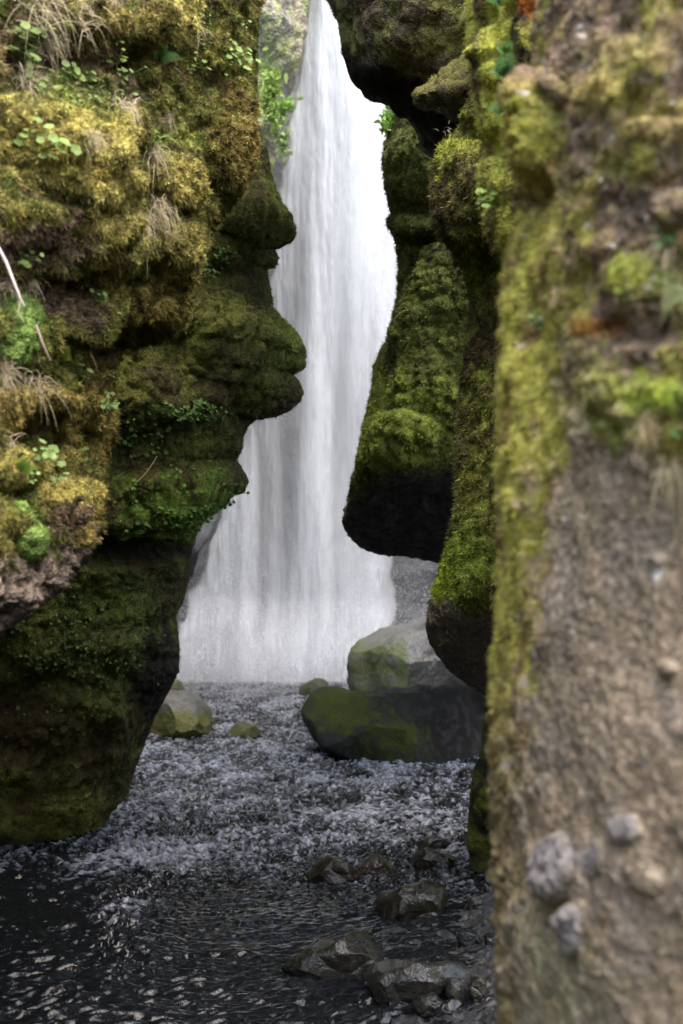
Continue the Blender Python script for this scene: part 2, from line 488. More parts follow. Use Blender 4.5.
base = base * .9 * (1 + 1.6 * nz3 + .7 * nz2)[..., None]
rough = 0.85 - 0.25 * low
wallA = finish('canyon_wall', P, base, rough, M_MOSSY, 'sunlit canyon wall thick with golden moss, leafy plants and dry grass', 'canyon wall')
cA = base.reshape(-1, 3)
o = fuzz('moss', P, (1 - low) * (0.3 + sst(0.02, .1, base.mean(-1)) * 1.0), lambda i: cA[i] * 1.15, 280000, 0.012, 0.0016, wallA, 0.5)
tag(o, kind='stuff')
PA, PXA, PYA = P, PXa, PYa

# ---- left middle wall, dark profile like a face
S = [(310, -380, 8.2), (290, -250, 8.3), (262, -60, 8.4), (258, 60, 8.4), (257, 120, 8.4), (262, 138, 8.4), (268, 152, 8.4), (271, 170, 8.4), (275, 185, 8.4), (280, 197, 8.4), (287, 211, 8.4), (294, 225, 8.4), (295.5, 237, 8.4), (293, 241, 8.4), (282.5, 247, 8.4), (270, 251.5, 8.4), (269.5, 255, 8.4), (276, 260, 8.4), (277.5, 264, 8.4), (267.5, 265.5, 8.4), (267, 272, 8.4), (270, 287, 8.4), (273, 299, 8.4), (272, 307, 8.4), (280, 315, 8.4), (290, 325, 8.4), (300, 336, 8.4), (307, 352, 8.4), (305, 360, 8.4), (306, 367, 8.4), (301, 370, 8.4), (291, 375.5, 8.4), (299, 382, 8.4), (304, 392, 8.4), (301, 401, 8.4), (290, 411, 8.4), (275, 417.5, 8.4), (257.5, 419, 8.4), (247.5, 427, 8.4), (242.5, 440, 8.4), (243, 447, 8.4), (237.5, 457.5, 8.4), (238, 464, 8.4), (249, 481, 8.4), (244.5, 492, 8.4), (232.5, 494, 8.4), (227.5, 505, 8.4), (216, 513, 8.4), (204, 520, 8.4), (197.5, 532, 8.4), (194, 545, 8.4), (190, 560, 8.4), (189, 580, 8.4), (184, 600, 8.4),
     (176, 616, 8.4), (178, 630, 8.4), (180, 650, 8.4), (179, 672, 8.4), (170, 690, 8.5), (156, 715, 8.6), (147, 738, 8.8), (140, 757, 9.0), (133, 776, 9.1), (128, 795, 9.2), (112, 812, 9.3), (104, 828, 9.3), (98, 842, 9.3), (94, 880, 9.3), (90, 1000, 9.3)]
F = [(-260, -420, 6.6), (-220, 0, 6.4), (-200, 500, 6.6), (-220, 760, 8.3), (-220, 900, 8.9), (-220, 1050, 8.9)]
P = loft(S, F, 1350, 560, bulge=0.5, ur=0.35, back=3.0, fall=0.16, sm=0.035, ext=(-3, -1.5, 0))
px, py = proj(P)
B_B = [(262, 215, 60, 34, .22), (240, 205, 90, 60, .15), (255, 262, 40, 8, .12), (240, 268, 60, 7, -.10), (262, 350, 70, 40, .18), (200, 470, 70, 60, .18), (150, 505, 60, 40, .18), (180, 545, 90, 16, -.34), (120, 548, 80, 16, -.2),
       (90, 620, 90, 60, .18), (165, 640, 34, 40, -.10), (60, 740, 90, 60, .2), (60, 810, 70, 26, .16), (150, 400, 70, 30, .1), (170, 350, 60, 18, -.08), (230, 330, 50, 40, .07), (150, 700, 30, 60, -.14)]
def fnB(P, n):
    nz = fbm(P * 3.5, 3)
    near = np.exp(-np.maximum(0, (np.arange(P.shape[1])[None, :] - 24) / 60.0)) * np.ones(P.shape[:2])
    d = .6 * bumps(px, py, B_B, nz) * (1 - 0.9 * near)
    d = d + (1 - 0.8 * near) * (0.16 * fbm(P * 1.1, 3) + 0.08 * fbm(to_ax(P, 2.5, 2.5, 4), 3) - .07 * np.abs(pn(P * to_ax(np.ones(3), 2.0, 2.0, 3.0) + 9)))
    led = 0.5 - np.abs(pn(to_ax(P, 0.7, 0.7, 4.2) + 0.35 * nz[..., None]))
    d = d + (1 - 0.5 * near) * 0.07 * led
    d = d + 0.05 * (1 - 0.9 * near) * cells(P * 6.5 + nz[..., None]) + 0.024 * (1 - .5 * near) * cells(P * 17 + 3) + 0.022 * fbm(P * 22, 3)
    return d
P, _ = displace(P, fnB)
nz = fbm(P * 2.2 + 5, 4); nz2 = fbm(P * 8 + 2, 3); nz3 = fbm(P * 30, 2)
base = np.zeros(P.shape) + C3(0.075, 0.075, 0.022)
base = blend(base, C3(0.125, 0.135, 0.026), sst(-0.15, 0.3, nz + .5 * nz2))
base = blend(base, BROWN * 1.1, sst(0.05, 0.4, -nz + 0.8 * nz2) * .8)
for (cx, cy, rx, ry, c, a) in [(165, 505, 75, 36, C3(.17, .25, .04), .9), (110, 640, 80, 60, C3(.10, .125, .03), .8), (90, 800, 110, 34, C3(.14, .14, .03), .9), (100, 590, 60, 30, C3(.11, .15, .03), .7), (285, 345, 26, 26, C3(.13, .17, .03), .7), (275, 200, 30, 24, C3(.14, .16, .03), .8),
                               (160, 552, 80, 9, DARK, .8), (168, 715, 36, 120, DARK, 1.0), (120, 800, 30, 60, DARK, .6), (40, 720, 90, 30, BROWN * .7, .5), (280, 245, 24, 8, DARK, .9), (160, 410, 60, 14, C3(.08, .14, .02), .5), (180, 440, 90, 24, C3(.085, .10, .015), .6)]:  # DARK splats paint shade in the crack, undercut nose and closed-in lower wall
    base = blend(base, c, a * splat(px, py, cx, cy, rx, ry, nz2, .6, .9))
base = base * (1 + 0.9 * nz3)[..., None]
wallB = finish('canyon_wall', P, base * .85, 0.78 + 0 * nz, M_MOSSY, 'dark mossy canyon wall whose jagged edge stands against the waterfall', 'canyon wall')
cB = base.reshape(-1, 3)
o = fuzz('moss', P, sst(0.018, .05, base.mean(-1)) + 0.05, lambda i: cB[i] * 1.05, 220000, 0.010, 0.0024, wallB, 0.4)
tag(o, kind='stuff')
PB, PXB, PYB = P, px, py

# ---- hanging green mass on the right, behind
S = [(436, -230, 11), (430, -100, 11), (405, 60, 11), (392, 112, 11), (388, 130, 11), (384, 155, 11), (383, 180, 11), (388, 205, 11), (391, 215, 11), (386, 224, 11), (392, 234, 11), (396, 248, 11), (398, 270, 11), (396, 300, 11), (392, 318, 11), (388, 335, 11),
     (379, 352, 11), (373, 366, 11), (371, 390, 11), (366, 410, 11), (361, 432, 11), (357, 455, 11), (351, 478, 11), (347, 500, 11.2), (342, 520, 11.4), (344, 530, 11.7), (354, 543, 12), (366, 551, 12.2), (384, 556, 12.3), (400, 556, 12.4), (424, 560, 12.4), (445, 565, 12.4), (490, 572, 12.4), (560, 580, 12.4)]
F = [(640, -240, 9.5), (620, 0, 9.6), (600, 300, 9.8), (560, 440, 10.4), (570, 500, 11), (600, 560, 12)]
P = loft(S, F, 900, 300, bulge=0.9, ur=0.30, back=3.0, fall=0.15, sm=0.03, upow=1.1)
px, py = proj(P)
D_B = [(425, 165, 42, 42, .2), (410, 225, 40, 12, .12), (405, 240, 40, 8, -.1), (400, 450, 60, 40, .15)]
def fnD(P, n):
    nz = fbm(P * 2.5, 3)
    near = np.exp(-np.maximum(0, (np.arange(P.shape[1])[None, :] - 24) / 26.0)) * np.ones(P.shape[:2])
    undm = sst(-8, 8, py - np.interp(px, [340, 352, 372, 400, 430, 470], [524, 500, 478, 466, 470, 478]))
    d = bumps(px, py, D_B, nz) * (1 - 0.9 * near)
    d = d + (1 - .8 * near) * (0.2 * fbm(P * 0.9, 3)) 
    d = d + .05 * undm * (.5 - np.abs(pn(P * 3.5))) + (1 - .5 * near) * (1 - .85 * undm) * sst(-.5, .3, fbm(P * 1.7 + 2, 2)) * (0.055 * (0.5 - billow(to_ax(P, 3.2, 3.2, 4.8) + 0.5 * nz[..., None], 3, .55)) + 0.04 * cells(to_ax(P, 7, 7, 8.5) + nz[..., None]) + .04 * cells(P * 15)) + 0.03 * fbm(P * 14, 4)
    return d
P, _ = displace(P, fnD, 4.0)
nz = fbm(P * 1.8 + 5, 4); nz2 = fbm(P * 6 + 2, 3); nz3 = fbm(P * 22, 2)
base = np.zeros(P.shape) + C3(0.10, 0.115, 0.026)
base = blend(base, C3(0.055, 0.055, 0.018), sst(-.1, .3, nz + .5 * nz2))
for (cx, cy, rx, ry, c, a) in [(400, 425, 75, 62, C3(.19, .23, .04), .9), (420, 170, 40, 50, C3(.13, .15, .04), .9), (430, 320, 60, 40, C3(.10, .12, .025), .6), (380, 480, 40, 30, C3(.17, .20, .035), .8)]:  # lightest moss patch also paints brighter light on the lower face
    base = blend(base, c, a * splat(px, py, cx, cy, rx, ry, nz2, .6, .8))
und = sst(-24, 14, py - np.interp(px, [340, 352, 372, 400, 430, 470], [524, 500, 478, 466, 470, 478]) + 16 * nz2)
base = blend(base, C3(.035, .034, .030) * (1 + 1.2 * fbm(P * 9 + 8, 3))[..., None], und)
base = base * (1 + 0.8 * nz3)[..., None]
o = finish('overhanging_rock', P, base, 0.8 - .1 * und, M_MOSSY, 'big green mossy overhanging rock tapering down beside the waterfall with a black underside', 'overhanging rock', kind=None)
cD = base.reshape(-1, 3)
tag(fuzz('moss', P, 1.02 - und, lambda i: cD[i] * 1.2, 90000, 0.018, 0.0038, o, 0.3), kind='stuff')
rockD = o

# ---- narrow wall on the right with the wet foot
S = [(490, -200, 5.0), (478, -60, 5.0), (468, 40, 5.0), (470, 100, 5.0), (452, 135, 5.0), (444, 152, 5.0), (438, 165, 5.0), (436, 182, 5.0), (432, 200, 5.0), (432, 225, 5.0), (438, 238, 5.0), (452, 252, 5.0), (462, 270, 5.05), (470, 300, 5.1), (468, 322, 5.1), (465, 340, 5.1), (461, 370, 5.1),
     (458, 400, 5.1), (456, 425, 5.1), (452, 455, 5.1), (454, 480, 5.1), (455, 505, 5.05), (450, 522, 5.0), (447, 540, 5.0), (440, 562, 4.95), (434, 585, 4.9), (427, 612, 4.85), (425, 626, 4.85), (429, 643, 4.9), (438, 657, 5.0), (450, 672, 5.1), (468, 686, 5.2), (490, 700, 5.3), (520, 716, 5.4), (600, 730, 5.4)]
F = [(700, -220, 4.2), (640, 0, 4.2), (600, 300, 4.3), (600, 600, 4.3), (640, 690, 4.8)]
P = loft(S, F, 1000, 300, bulge=0.22, ur=0.25, back=2.2, fall=0.12, sm=0.025, upow=1.1)
px, py = proj(P)
def fnE(P, n):
    nz = fbm(P * 5, 3)
    near = np.exp(-np.maximum(0, (np.arange(P.shape[1])[None, :] - 24) / 18.0)) * np.ones(P.shape[:2])
    wet = sst(585, 612, py + 12 * nz)
    d = bumps(px, py, [(465, 195, 36, 62, .09), (455, 160, 26, 16, .02), (468, 440, 20, 60, -.03), (470, 130, 30, 14, -.1), (480, 300, 20, 40, -0.05)], nz) * (1 - near)
    d = d + (1 - .8 * near) * (0.08 * fbm(P * 2, 3))
    d = d + (1 - wet) * (0.04 * cells(P * 10 + nz[..., None]) + 0.018 * cells(P * 26) + .03 * fbm(P * 9, 2)) * (1 - .4 * near) + 0.008 * fbm(P * 40, 3)
    d = d + wet * 0.02 * (0.5 - np.abs(pn(to_ax(P, 5, 5, 16) + 0.5 * nz[..., None])))
    return d
P, _ = displace(P, fnE, 4.0)
nz = fbm(P * 4 + 5, 4); nz2 = fbm(P * 12 + 2, 3); nz3 = fbm(P * 36, 2)
base = np.zeros(P.shape) + C3(0.12, 0.11, 0.028)
base = blend(base, C3(0.19, 0.21, 0.035), sst(-.05, .25, nz2 + .5 * nz))
base = blend(base, BROWN * 0.9, sst(.05, .3, -nz - .3 * nz2) * .9)
for (cx, cy, rx, ry, c, a) in [(462, 150, 28, 16, YGREEN, .9), (475, 250, 16, 40, YGREEN * .7, .8), (455, 215, 26, 40, C3(.10, .075, .03), .8), (470, 560, 30, 50, C3(.13, .18, .02), .75), (445, 580, 18, 28, C3(.20, .26, .02), .9), (455, 470, 8, 60, C3(.14, .13, .05), .6), (480, 480, 18, 70, C3(.12, .12, .02), .6)]:
    base = blend(base, c, a * splat(px, py, cx, cy, rx, ry, nz2, .5, .8))
wet = sst(594, 612, py + 22 * nz2 - 0.15 * (px - 430))
base = blend(base, C3(0.13, 0.10, 0.065), wet)
base = base * (1 + 0.8 * nz3)[..., None]
o = finish('canyon_wall', P, base, 0.85 - .62 * wet * sst(-.5, .2, nz2), M_MOSSY, 'narrow mossy wall ending in a shiny wet rock foot above the dark boulder', 'canyon wall')
cE = base.reshape(-1, 3)
tag(fuzz('moss', P, 1.02 - wet, lambda i: cE[i] * 1.25, 90000, 0.015, 0.0020, o, 0.5), kind='stuff')
PE, PXE, PYE = P, px, py

# ---- the post of rock that stands in the water below it
S = [(486, 660, 8), (484, 700, 8), (481, 755, 8), (474, 768, 8), (470, 790, 8), (468, 820, 8), (467, 845, 8), (470, 862, 8), (474, 880, 8), (478, 940, 8)]
F = [(640, 660, 7.5), (640, 940, 7.5)]
P = loft(S, F, 300, 120, bulge=0.3, ur=0.3, back=1.5, fall=0.2, sm=0.04)
px, py = proj(P)
P, _ = displace(P, lambda P, n: 0.08 * fbm(P * 3, 3) + 0.03 * cells(P * 9) + .01 * fbm(P * 30, 2))
nz2 = fbm(P * 8 + 2, 3)
base = blend(np.zeros(P.shape) + DARK * 1.3, C3(.10, .12, .015), sst(-.25, .2, nz2) * .9) * (1 + 0.8 * fbm(P * 30, 2))[..., None]
o = finish('rock_pillar', P, base, 0.7 + 0 * nz2, M_MOSSY, 'low mossy rock pillar at the edge of the stream behind the near grey rock face', 'rock', kind=None)

# ---- striped yellow-green wall
S = [(478, -120, 3.2), (474, -60, 3.2), (467, 0, 3.2), (466, 40, 3.2), (470, 80, 3.2), (476, 120, 3.2), (480, 150, 3.2), (477, 178, 3.2), (480, 205, 3.2), (484, 232, 3.2), (492, 250, 3.2), (502, 262, 3.2), (506, 290, 3.2), (512, 330, 3.2), (530, 360, 3.2), (640, 380, 3.2)]
F = [(760, -140, 2.6), (760, 60, 2.6), (780, 400, 2.6)]
P = loft(S, F, 620, 300, bulge=0.10, ur=0.10, back=1.2, fall=0.08, sm=0.03, upow=1.2)
px, py = proj(P)
def fnF(P, n):
    nz = fbm(P * 6, 3)
    near = np.exp(-np.maximum(0, (np.arange(P.shape[1])[None, :] - 24) / 14.0)) * np.ones(P.shape[:2])
    rid = 0.5 - np.abs(pn(to_ax(P, 14, 6, 1.6) + .5 * nz[..., None]))
    return (1 - .6 * near) * 0.07 * rid + 0.03 * cells(P * 16 + nz[..., None]) + .012 * fbm(P * 30, 3) + bumps(px, py, [(488, 205, 16, 50, .05), (490, 80, 14, 60, .04)], nz) * (1 - near)
P, _ = displace(P, fnF, 5.0)
nz = fbm(to_ax(P, 14, 8, 2.5), 3); nz2 = fbm(P * 18 + 2, 3); nz3 = fbm(P * 50, 2)
base = blend(np.zeros(P.shape) + C3(.16, .14, .04), C3(.34, .34, .06), sst(-.2, .12, nz + .4 * nz2))
base = blend(base, C3(.07, .05, .03), sst(.12, .3, -nz + .3 * nz2))
base = blend(base, RUST, .95 * splat(px, py, 533, 8, 26, 16, nz2, .5, .9))
base = base * (1 + 0.7 * nz3)[..., None]
o = finish('canyon_wall', P, base, 0.85 + 0 * nz, M_MOSSY, 'yellow-green mossy wall with upright ridges and small ferns behind the near rock face', 'canyon wall')
cF = base.reshape(-1, 3)
tag(fuzz('moss', P, 1 + 0 * nz, lambda i: cF[i] * 1.2, 60000, 0.009, 0.001, o, 0.5), kind='stuff')
PF = P

# ---- right near wall, out of focus
S = [(550, -110, 2.35), (545, -60, 2.3), (538, 0, 2.3), (531, 60, 2.3), (524, 92, 2.25), (515, 112, 2.2), (511, 135, 2.2), (510, 160, 2.2), (517, 185, 2.2), (519, 210, 2.2), (512, 240, 2.2), (506, 262, 2.2), (501, 285, 2.2), (500, 310, 2.2), (503, 330, 2.2), (501, 352, 2.2), (497, 380, 2.2), (499, 405, 2.2),
     (498, 440, 2.2), (496, 480, 2.2), (498, 520, 2.2), (498, 560, 2.2), (497, 600, 2.2), (494, 640, 2.2), (491, 680, 2.2), (489, 720, 2.2), (489, 780, 2.2), (489, 840, 2.2), (492, 900, 2.2), (494, 960, 2.2), (498, 1024, 2.2), (502, 1080, 2.2), (508, 1500, 2.2)]
F = [(800, -130, 1.55), (800, 400, 1.5), (800, 900, 1.4), (800, 1700, 1.4)]
P = loft(S, F, 1050, 420, bulge=0.26, ur=0.26, back=2.0, fall=0.06, sm=0.025, upow=1.05, ext=(0.3, -4, 0))
px, py = proj(P)
G_B = [(553, 868, 26, 36, .026), (548, 890, 18, 18, .008), (574, 930, 15, 28, .016), (560, 918, 20, 12, .008), (594, 858, 18, 20, .005), (629, 830, 16, 16, .010), (650, 885, 14, 14, .005), (660, 668, 10, 10, .012), (648, 560, 8, 8, .014), (530, 135, 26, 62, .07), (545, 92, 22, 22, .03), (640, 280, 34, 28, .022), (664, 130, 36, 12, .012), (680, 210, 20, 22, .03), (510, 300, 16, 46, .03),
       (518, 450, 20, 160, .035), (540, 190, 14, 30, -.03), (600, 70, 60, 40, .015), (650, 330, 60, 20, -.015), (640, 400, 60, 26, .010), (590, 860, 10, 60, -.005)]
def fnG(P, n):
    nz = fbm(P * 12, 3)
    near = np.exp(-np.maximum(0, (np.arange(P.shape[1])[None, :] - 24) / 20.0)) * np.ones(P.shape[:2])
    rockm = sst(380, 520, py - 60 * nz) * sst(500, 560, px)
    d = bumps(px, py, G_B, nz * 1.2) * (1 - .8 * near) * (1 + .5 * fbm(P * 45, 2))
    d = d + (1 - .8 * near) * 0.03 * fbm(P * 4, 3)
    d = d + (1 - rockm) * (0.016 * cells(P * 24 + nz[..., None]) * sst(-.3, .2, nz) + 0.014 * fbm(P * 22, 3) + .006 * cells(P * 60))
    d = d + rockm * (0.005 * fbm(P * 18, 3, .5) + 0.0035 * fbm(to_ax(P, 55, 55, 90), 3) + 0.003 * sst(.35, .75, cells(P * 26)) * sst(.0, .25, nz))
    return d
P, _ = displace(P, fnG, 12.0)
nz = fbm(P * 8 + 5, 4); nz2 = fbm(P * 24 + 2, 3); nz3 = fbm(P * 60, 3); nzb = fbm(P * 14 + 30, 3)
# bare rock below
base = np.zeros(P.shape) + C3(.31, .24, .165)
base = blend(base, C3(.265, .215, .165), sst(-.15, .25, nz + .4 * nz2))
base = blend(base, C3(.33, .24, .16), sst(.1, .4, -nz + .6 * nz2) * .6)
base = blend(base, C3(.17, .145, .125), sst(.12, .4, nzb) * .3)
# soil and dry moss above
top = 1 - sst(-70, 60, py - np.interp(px, [500, 560, 600, 640, 683], [340, 380, 400, 430, 480]) + 110 * nz2)
tc = np.zeros(P.shape) + C3(.16, .115, .075)
tc = blend(tc, C3(.22, .20, .045), sst(.0, .25, nz + .5 * nz2))
tc = blend(tc, C3(.30, .22, .11), sst(.12, .3, nz2 + .3 * nzb) * .8)
tc = blend(tc, C3(.06, .045, .03), sst(.1, .3, -nz2 - .4 * nz) * .8)
base = blend(base, tc, top)
for (cx, cy, rx, ry, c, a) in [(600, 95, 40, 26, C3(.30, .24, .08), .8), (670, 130, 40, 16, C3(.36, .27, .12), .9), (530, 140, 30, 64, C3(.33, .26, .07), .95), (550, 130, 18, 30, YGREEN, .7), (625, 165, 40, 20, YGREEN * .8, .6), (640, 275, 34, 28, C3(.20, .22, .03), .9), (630, 50, 60, 20, C3(.28, .22, .10), .5),
                               (655, 400, 44, 26, C3(.26, .34, .03), .85), (670, 440, 26, 26, C3(.32, .30, .08), .8), (610, 400, 50, 40, C3(.22, .22, .04), .7), (540, 400, 40, 50, C3(.22, .19, .05), .6), (620, 430, 26, 22, C3(.18, .2, .03), .8), (590, 330, 26, 12, RUST * .9, .5), (510, 230, 18, 26, C3(.24, .2, .06), .6),
                               (560, 1000, 60, 60, C3(.20, .20, .10), .5), (545, 930, 40, 50, C3(.20, .20, .12), .5)]:
    base = blend(base, c, a * splat(px, py, cx, cy, rx, ry, nz2, .6, .9))
# the moss band down the edge
edge = np.interp(py, [180, 300, 420, 520, 620, 700, 780, 900], [560, 548, 542, 536, 526, 518, 512, 502])
mb = (1 - sst(-8, 12, px - edge + 36 * nz2 + 14 * nz3)) * sst(180, 230, py) * (1 - sst(640, 860, py + 60 * nz))
mb = np.where(px < 480, 0.6, mb)
mcol = blend(np.zeros(P.shape) + C3(.36, .34, .08), C3(.23, .17, .065), sst(.02, .25, fbm(to_ax(P, 30, 20, 6), 3)))
base = blend(base, mcol, mb)
base = blend(base, C3(.16, .12, .05), (1 - sst(4, 24, px - 500 + 30 * nz2)) * sst(640, 760, py) * .8)
for (cx, cy, rx, ry) in [(553, 868, 27, 36), (574, 930, 15, 28), (594, 858, 16, 18), (629, 830, 15, 15)]:
    base = blend(base, C3(.22, .21, .215), .75 * splat(px, py, cx, cy, rx, ry, nz2, .35, .5))
for k in range(46):
    cx, cy = rng.uniform(520, 683), rng.uniform(20, 720)
    base = blend(base, C3(.62, .58, .54), .9 * splat(px, py, cx, cy, *rng.uniform(1.2, 3.2, 2), nz2, .5, .5))
for k in range(60):
    cx, cy = rng.uniform(505, 683), rng.uniform(440, 1024); rr_ = rng.uniform(1.5, 5)
    base = blend(base, [C3(.16, .15, .15), C3(.38, .33, .28), C3(.34, .22, .12), C3(.22, .2, .2)][k % 4], .7 * splat(px, py, cx, cy, rr_, rr_, nz2, .5, .6))
base = blend(base, C3(.8, .78, .75), 1.0 * splat(px, py, 648, 572, 6, 8, nz2, .4, .5))
base = base * (1.15 + lerp(.7, 1.2, top) * nz3 + .15 * nz2)[..., None]
rough = 0.8 - .25 * (1 - top) * (1 - mb)
wallG = finish('canyon_wall', P, base, rough, M_NEAR, 'near brown-grey rock face with a band of yellow moss down its edge', 'canyon wall')
cG = base.reshape(-1, 3)
tag(fuzz('moss', P, np.clip(mb + .6 * top * sst(.1, .2, base.mean(-1)), 0, 1) + .001, lambda i: cG[i] * 1.15, 70000, 0.008, 0.0009, wallG, 0.5), kind='stuff')
PG, PXG, PYG = P, px, py

# ================================================================== 3. closed blobs: chockstones and boulders
def blob(name, outline, Y, df, db, label, cat, colfn, nth=220, nr=70, pw=2.4, cen=None, dispf=None, mat=None, kind=None, group=None, edgeY=None, sm=2.0, chip=0):
    """closed stone whose outline stands at depth Y, swelling df towards us and db away"""
    o = np.array(outline, float); o = np.vstack([o, o[:1]])
    s = np.concatenate([[0], np.cumsum(np.hypot(*np.diff(o, axis=0).T))]); t = np.linspace(0, s[-1], nth, endpoint=False)
    q = np.stack([np.interp(t, s, o[:, k]) for k in range(2)], -1)
    k = int(sm * 3) + 1; ker = np.exp(-.5 * (np.arange(-k, k + 1) / sm) ** 2); ker /= ker.sum()
    q = np.stack([np.convolve(np.concatenate([q[-k:, j], q[:, j], q[:k, j]]), ker, 'valid') for j in range(2)], -1)
    c = np.array(cen if cen is not None else q.mean(0))
    R = np.concatenate([np.linspace(0.004, 1, nr), np.linspace(1, 0.004, nr // 2 + 1)[1:]])
    front = np.concatenate([np.ones(nr), np.zeros(nr // 2)])
    h = np.clip(1 - R ** pw, 0, 1) ** (1 / pw)
    Yc = Y - np.where(front > 0, df, -db) * h
    xy = c[None, None] + (q[:, None] - c) * R[None, :, None]
    E = unp(xy[..., 0], xy[..., 1], np.full(xy.shape[:2], float(Y)))
    C = np.array([0, 0, CAM_H])
    P = E.copy(); P[..., 1] = Yc[None, :]
    P[..., 0] = lerp(E[..., 0], E[..., 0] * (Yc / Y)[None, :], .9)
    P[..., 2] = lerp(E[..., 2], CAM_H + (E[..., 2] - CAM_H) * (Yc / Y)[None, :], .9)
    Pw = np.concatenate([P, P[:1]], 0)
    n = grid_normals(Pw)[:-1]
    cc = P.reshape(-1, 3).mean(0)
    if (n * (P - cc)).sum(-1).mean() < 0: n = -n
    px, py = proj(P)
    d = dispf(P, px, py)
    # keep the poles closed
    d[:, :2] = d[:, :2].mean(); d[:, -2:] = d[:, -2:].mean()
    n[:, :2] = n[:, :2].mean((0, 1)); n[:, -2:] = n[:, -2:].mean((0, 1))
    P = P + n * d[..., None]
    if chip:
        r2 = np.random.default_rng(int(abs(c[0] * 13 + c[1] * 7)))
        cc = P.reshape(-1, 3).mean(0); ext_ = (P.reshape(-1, 3).max(0) - P.reshape(-1, 3).min(0)) / 2
        for _ in range(chip):
            v = unit(r2.normal(size=3) * np.array([.9, .3, .8]) + np.array([0, -.75, .2]))
            lim = ((P - cc) * v).sum(-1).max() * r2.uniform(.76, .95)
            over = np.maximum(0, ((P - cc) * v).sum(-1) - lim * (1 + .10 * fbm(P * 2.0 / ext_.max(), 2)))
            P = P - over[..., None] * v * .88
        P = P + n * (.022 * ext_.max() * fbm(P * 5 / ext_.max() + 3, 4, .6) * sst(0.004, .2, 1 - np.abs(np.linspace(-1, 1, P.shape[1])) ** 1)[None, :])[..., None]
    cols, rough = colfn(P, n, px, py)
    nr2 = P.shape[1]
    Fq = grid_faces(nth, nr2)
    r = np.arange(nr2 - 1)
    last = np.stack([(nth - 1) * nr2 + r, (nth - 1) * nr2 + r + 1, r + 1, r], -1)
    ob = link_mesh(name, P.reshape(-1, 3), np.concatenate([Fq, last]), mat or M_MOSSY, None, cols.reshape(-1, 3), np.broadcast_to(rough, P.shape[:2]).ravel())
    tag(ob, label, cat, group, kind)
    return ob, P, cols

def scol(rock, moss, amount=0.0, up=0.35, sc_=6.0, rr=0.45):
    def f(P, n, px, py):
        a = fbm(P * sc_, 4); b = fbm(P * sc_ * 4, 3)
        c = np.zeros(P.shape) + rock
        c = blend(c, np.asarray(rock) * 1.7, sst(0, .35, a) * .7); c = blend(c, np.asarray(rock) * .5, sst(.05, .35, b) * .7)
        m = sst(-.12, .12, a * .8 + .5 * b + amount + up * n[..., 2])
        return blend(c, np.asarray(moss) * 1.0, m) * (1 + .5 * b)[..., None], lerp(rr, .85, m)
    return f

def sdisp(a, f1, b=0.0, f2=12.0, facet=0.0):
    def f(P, px, py):
        d = a * fbm(P * f1, 4) + b * fbm(P * f2, 3)
        if facet:
            d = d + facet * (np.abs(pn(P * f1 * 0.9 + 11)) - .3)
        return d
    return f

# wedged rock at the top
def cC(P, n, px, py):
    a = fbm(P * 5, 4); b = fbm(P * 18, 3)
    c = blend(np.zeros(P.shape) + C3(.12, .09, .045), C3(.16, .155, .04), sst(-.05, .25, a + .5 * b)); c = blend(c, C3(.20, .19, .04), splat(px, py, 425, 38, 22, 20, b, .6, .9) * .7)
    c = blend(c, C3(.11, .085, .05), sst(.1, .3, b - a) * .7)
    und = sst(-6, 6, py - np.interp(px, [330, 350, 365, 400, 420, 440, 470], [22, 50, 56, 66, 74, 98, 100]) + 10 * b)  # underside painted near black for the shade it lies in
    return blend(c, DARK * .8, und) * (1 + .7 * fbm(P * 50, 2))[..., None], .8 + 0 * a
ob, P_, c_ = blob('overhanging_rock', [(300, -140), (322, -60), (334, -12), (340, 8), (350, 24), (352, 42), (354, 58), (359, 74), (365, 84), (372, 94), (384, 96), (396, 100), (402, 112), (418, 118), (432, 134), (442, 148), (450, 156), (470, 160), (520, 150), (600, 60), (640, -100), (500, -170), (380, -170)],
     6.6, 1.0, 1.8, 'brown mossy rock jutting out at the top in front of the waterfall, its shaded underside painted black', 'overhanging rock', cC, 900, 200, 2.1, cen=(450, -30),
     dispf=lambda P, px, py: .05 * fbm(P * 2.5, 3) + .03 * cells(P * 9) + .012 * fbm(P * 35, 3) + .05 * (1 - sst(60, 80, py)) * (.5 - billow(to_ax(P, 4, 4, 7), 2)), sm=1.0)
cc_ = c_.reshape(-1, 3)
tag(fuzz('moss', P_, sst(.03, .06, c_.mean(-1)) + .02, lambda i: cc_[i] * 1.2, 60000, 0.013, 0.0016, ob, 0.5), kind='stuff')

ob, P_, c_ = blob('rock_ledge', [(418, 97), (424, 92), (440, 84), (455, 70), (470, 58), (500, 60), (520, 90), (500, 118), (478, 114), (462, 115), (448, 108), (436, 103), (426, 104)],
     5.6, .5, .5, 'pointed mossy ledge just below the jutting rock at the top', 'rock ledge', scol(C3(.13, .095, .05), C3(.17, .15, .04), .05, .3), 400, 90, 2.2,
     dispf=lambda P, px, py: .04 * fbm(P * 6, 4) + .03 * cells(P * 14) + .006 * fbm(P * 40, 3), sm=1.2)
cc_ = c_.reshape(-1, 3)
tag(fuzz('moss', P_, 1 + 0 * c_.mean(-1), lambda i: cc_[i] * 1.2, 14000, 0.012, 0.0013, ob, 0.5), kind='stuff')
# dark rock that backs the gap under the ledge
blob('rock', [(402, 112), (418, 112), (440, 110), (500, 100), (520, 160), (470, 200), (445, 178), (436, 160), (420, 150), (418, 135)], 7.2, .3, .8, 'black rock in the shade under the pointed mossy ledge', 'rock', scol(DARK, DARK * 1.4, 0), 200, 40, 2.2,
     dispf=sdisp(.04, 4, .01, 20), sm=1.2)

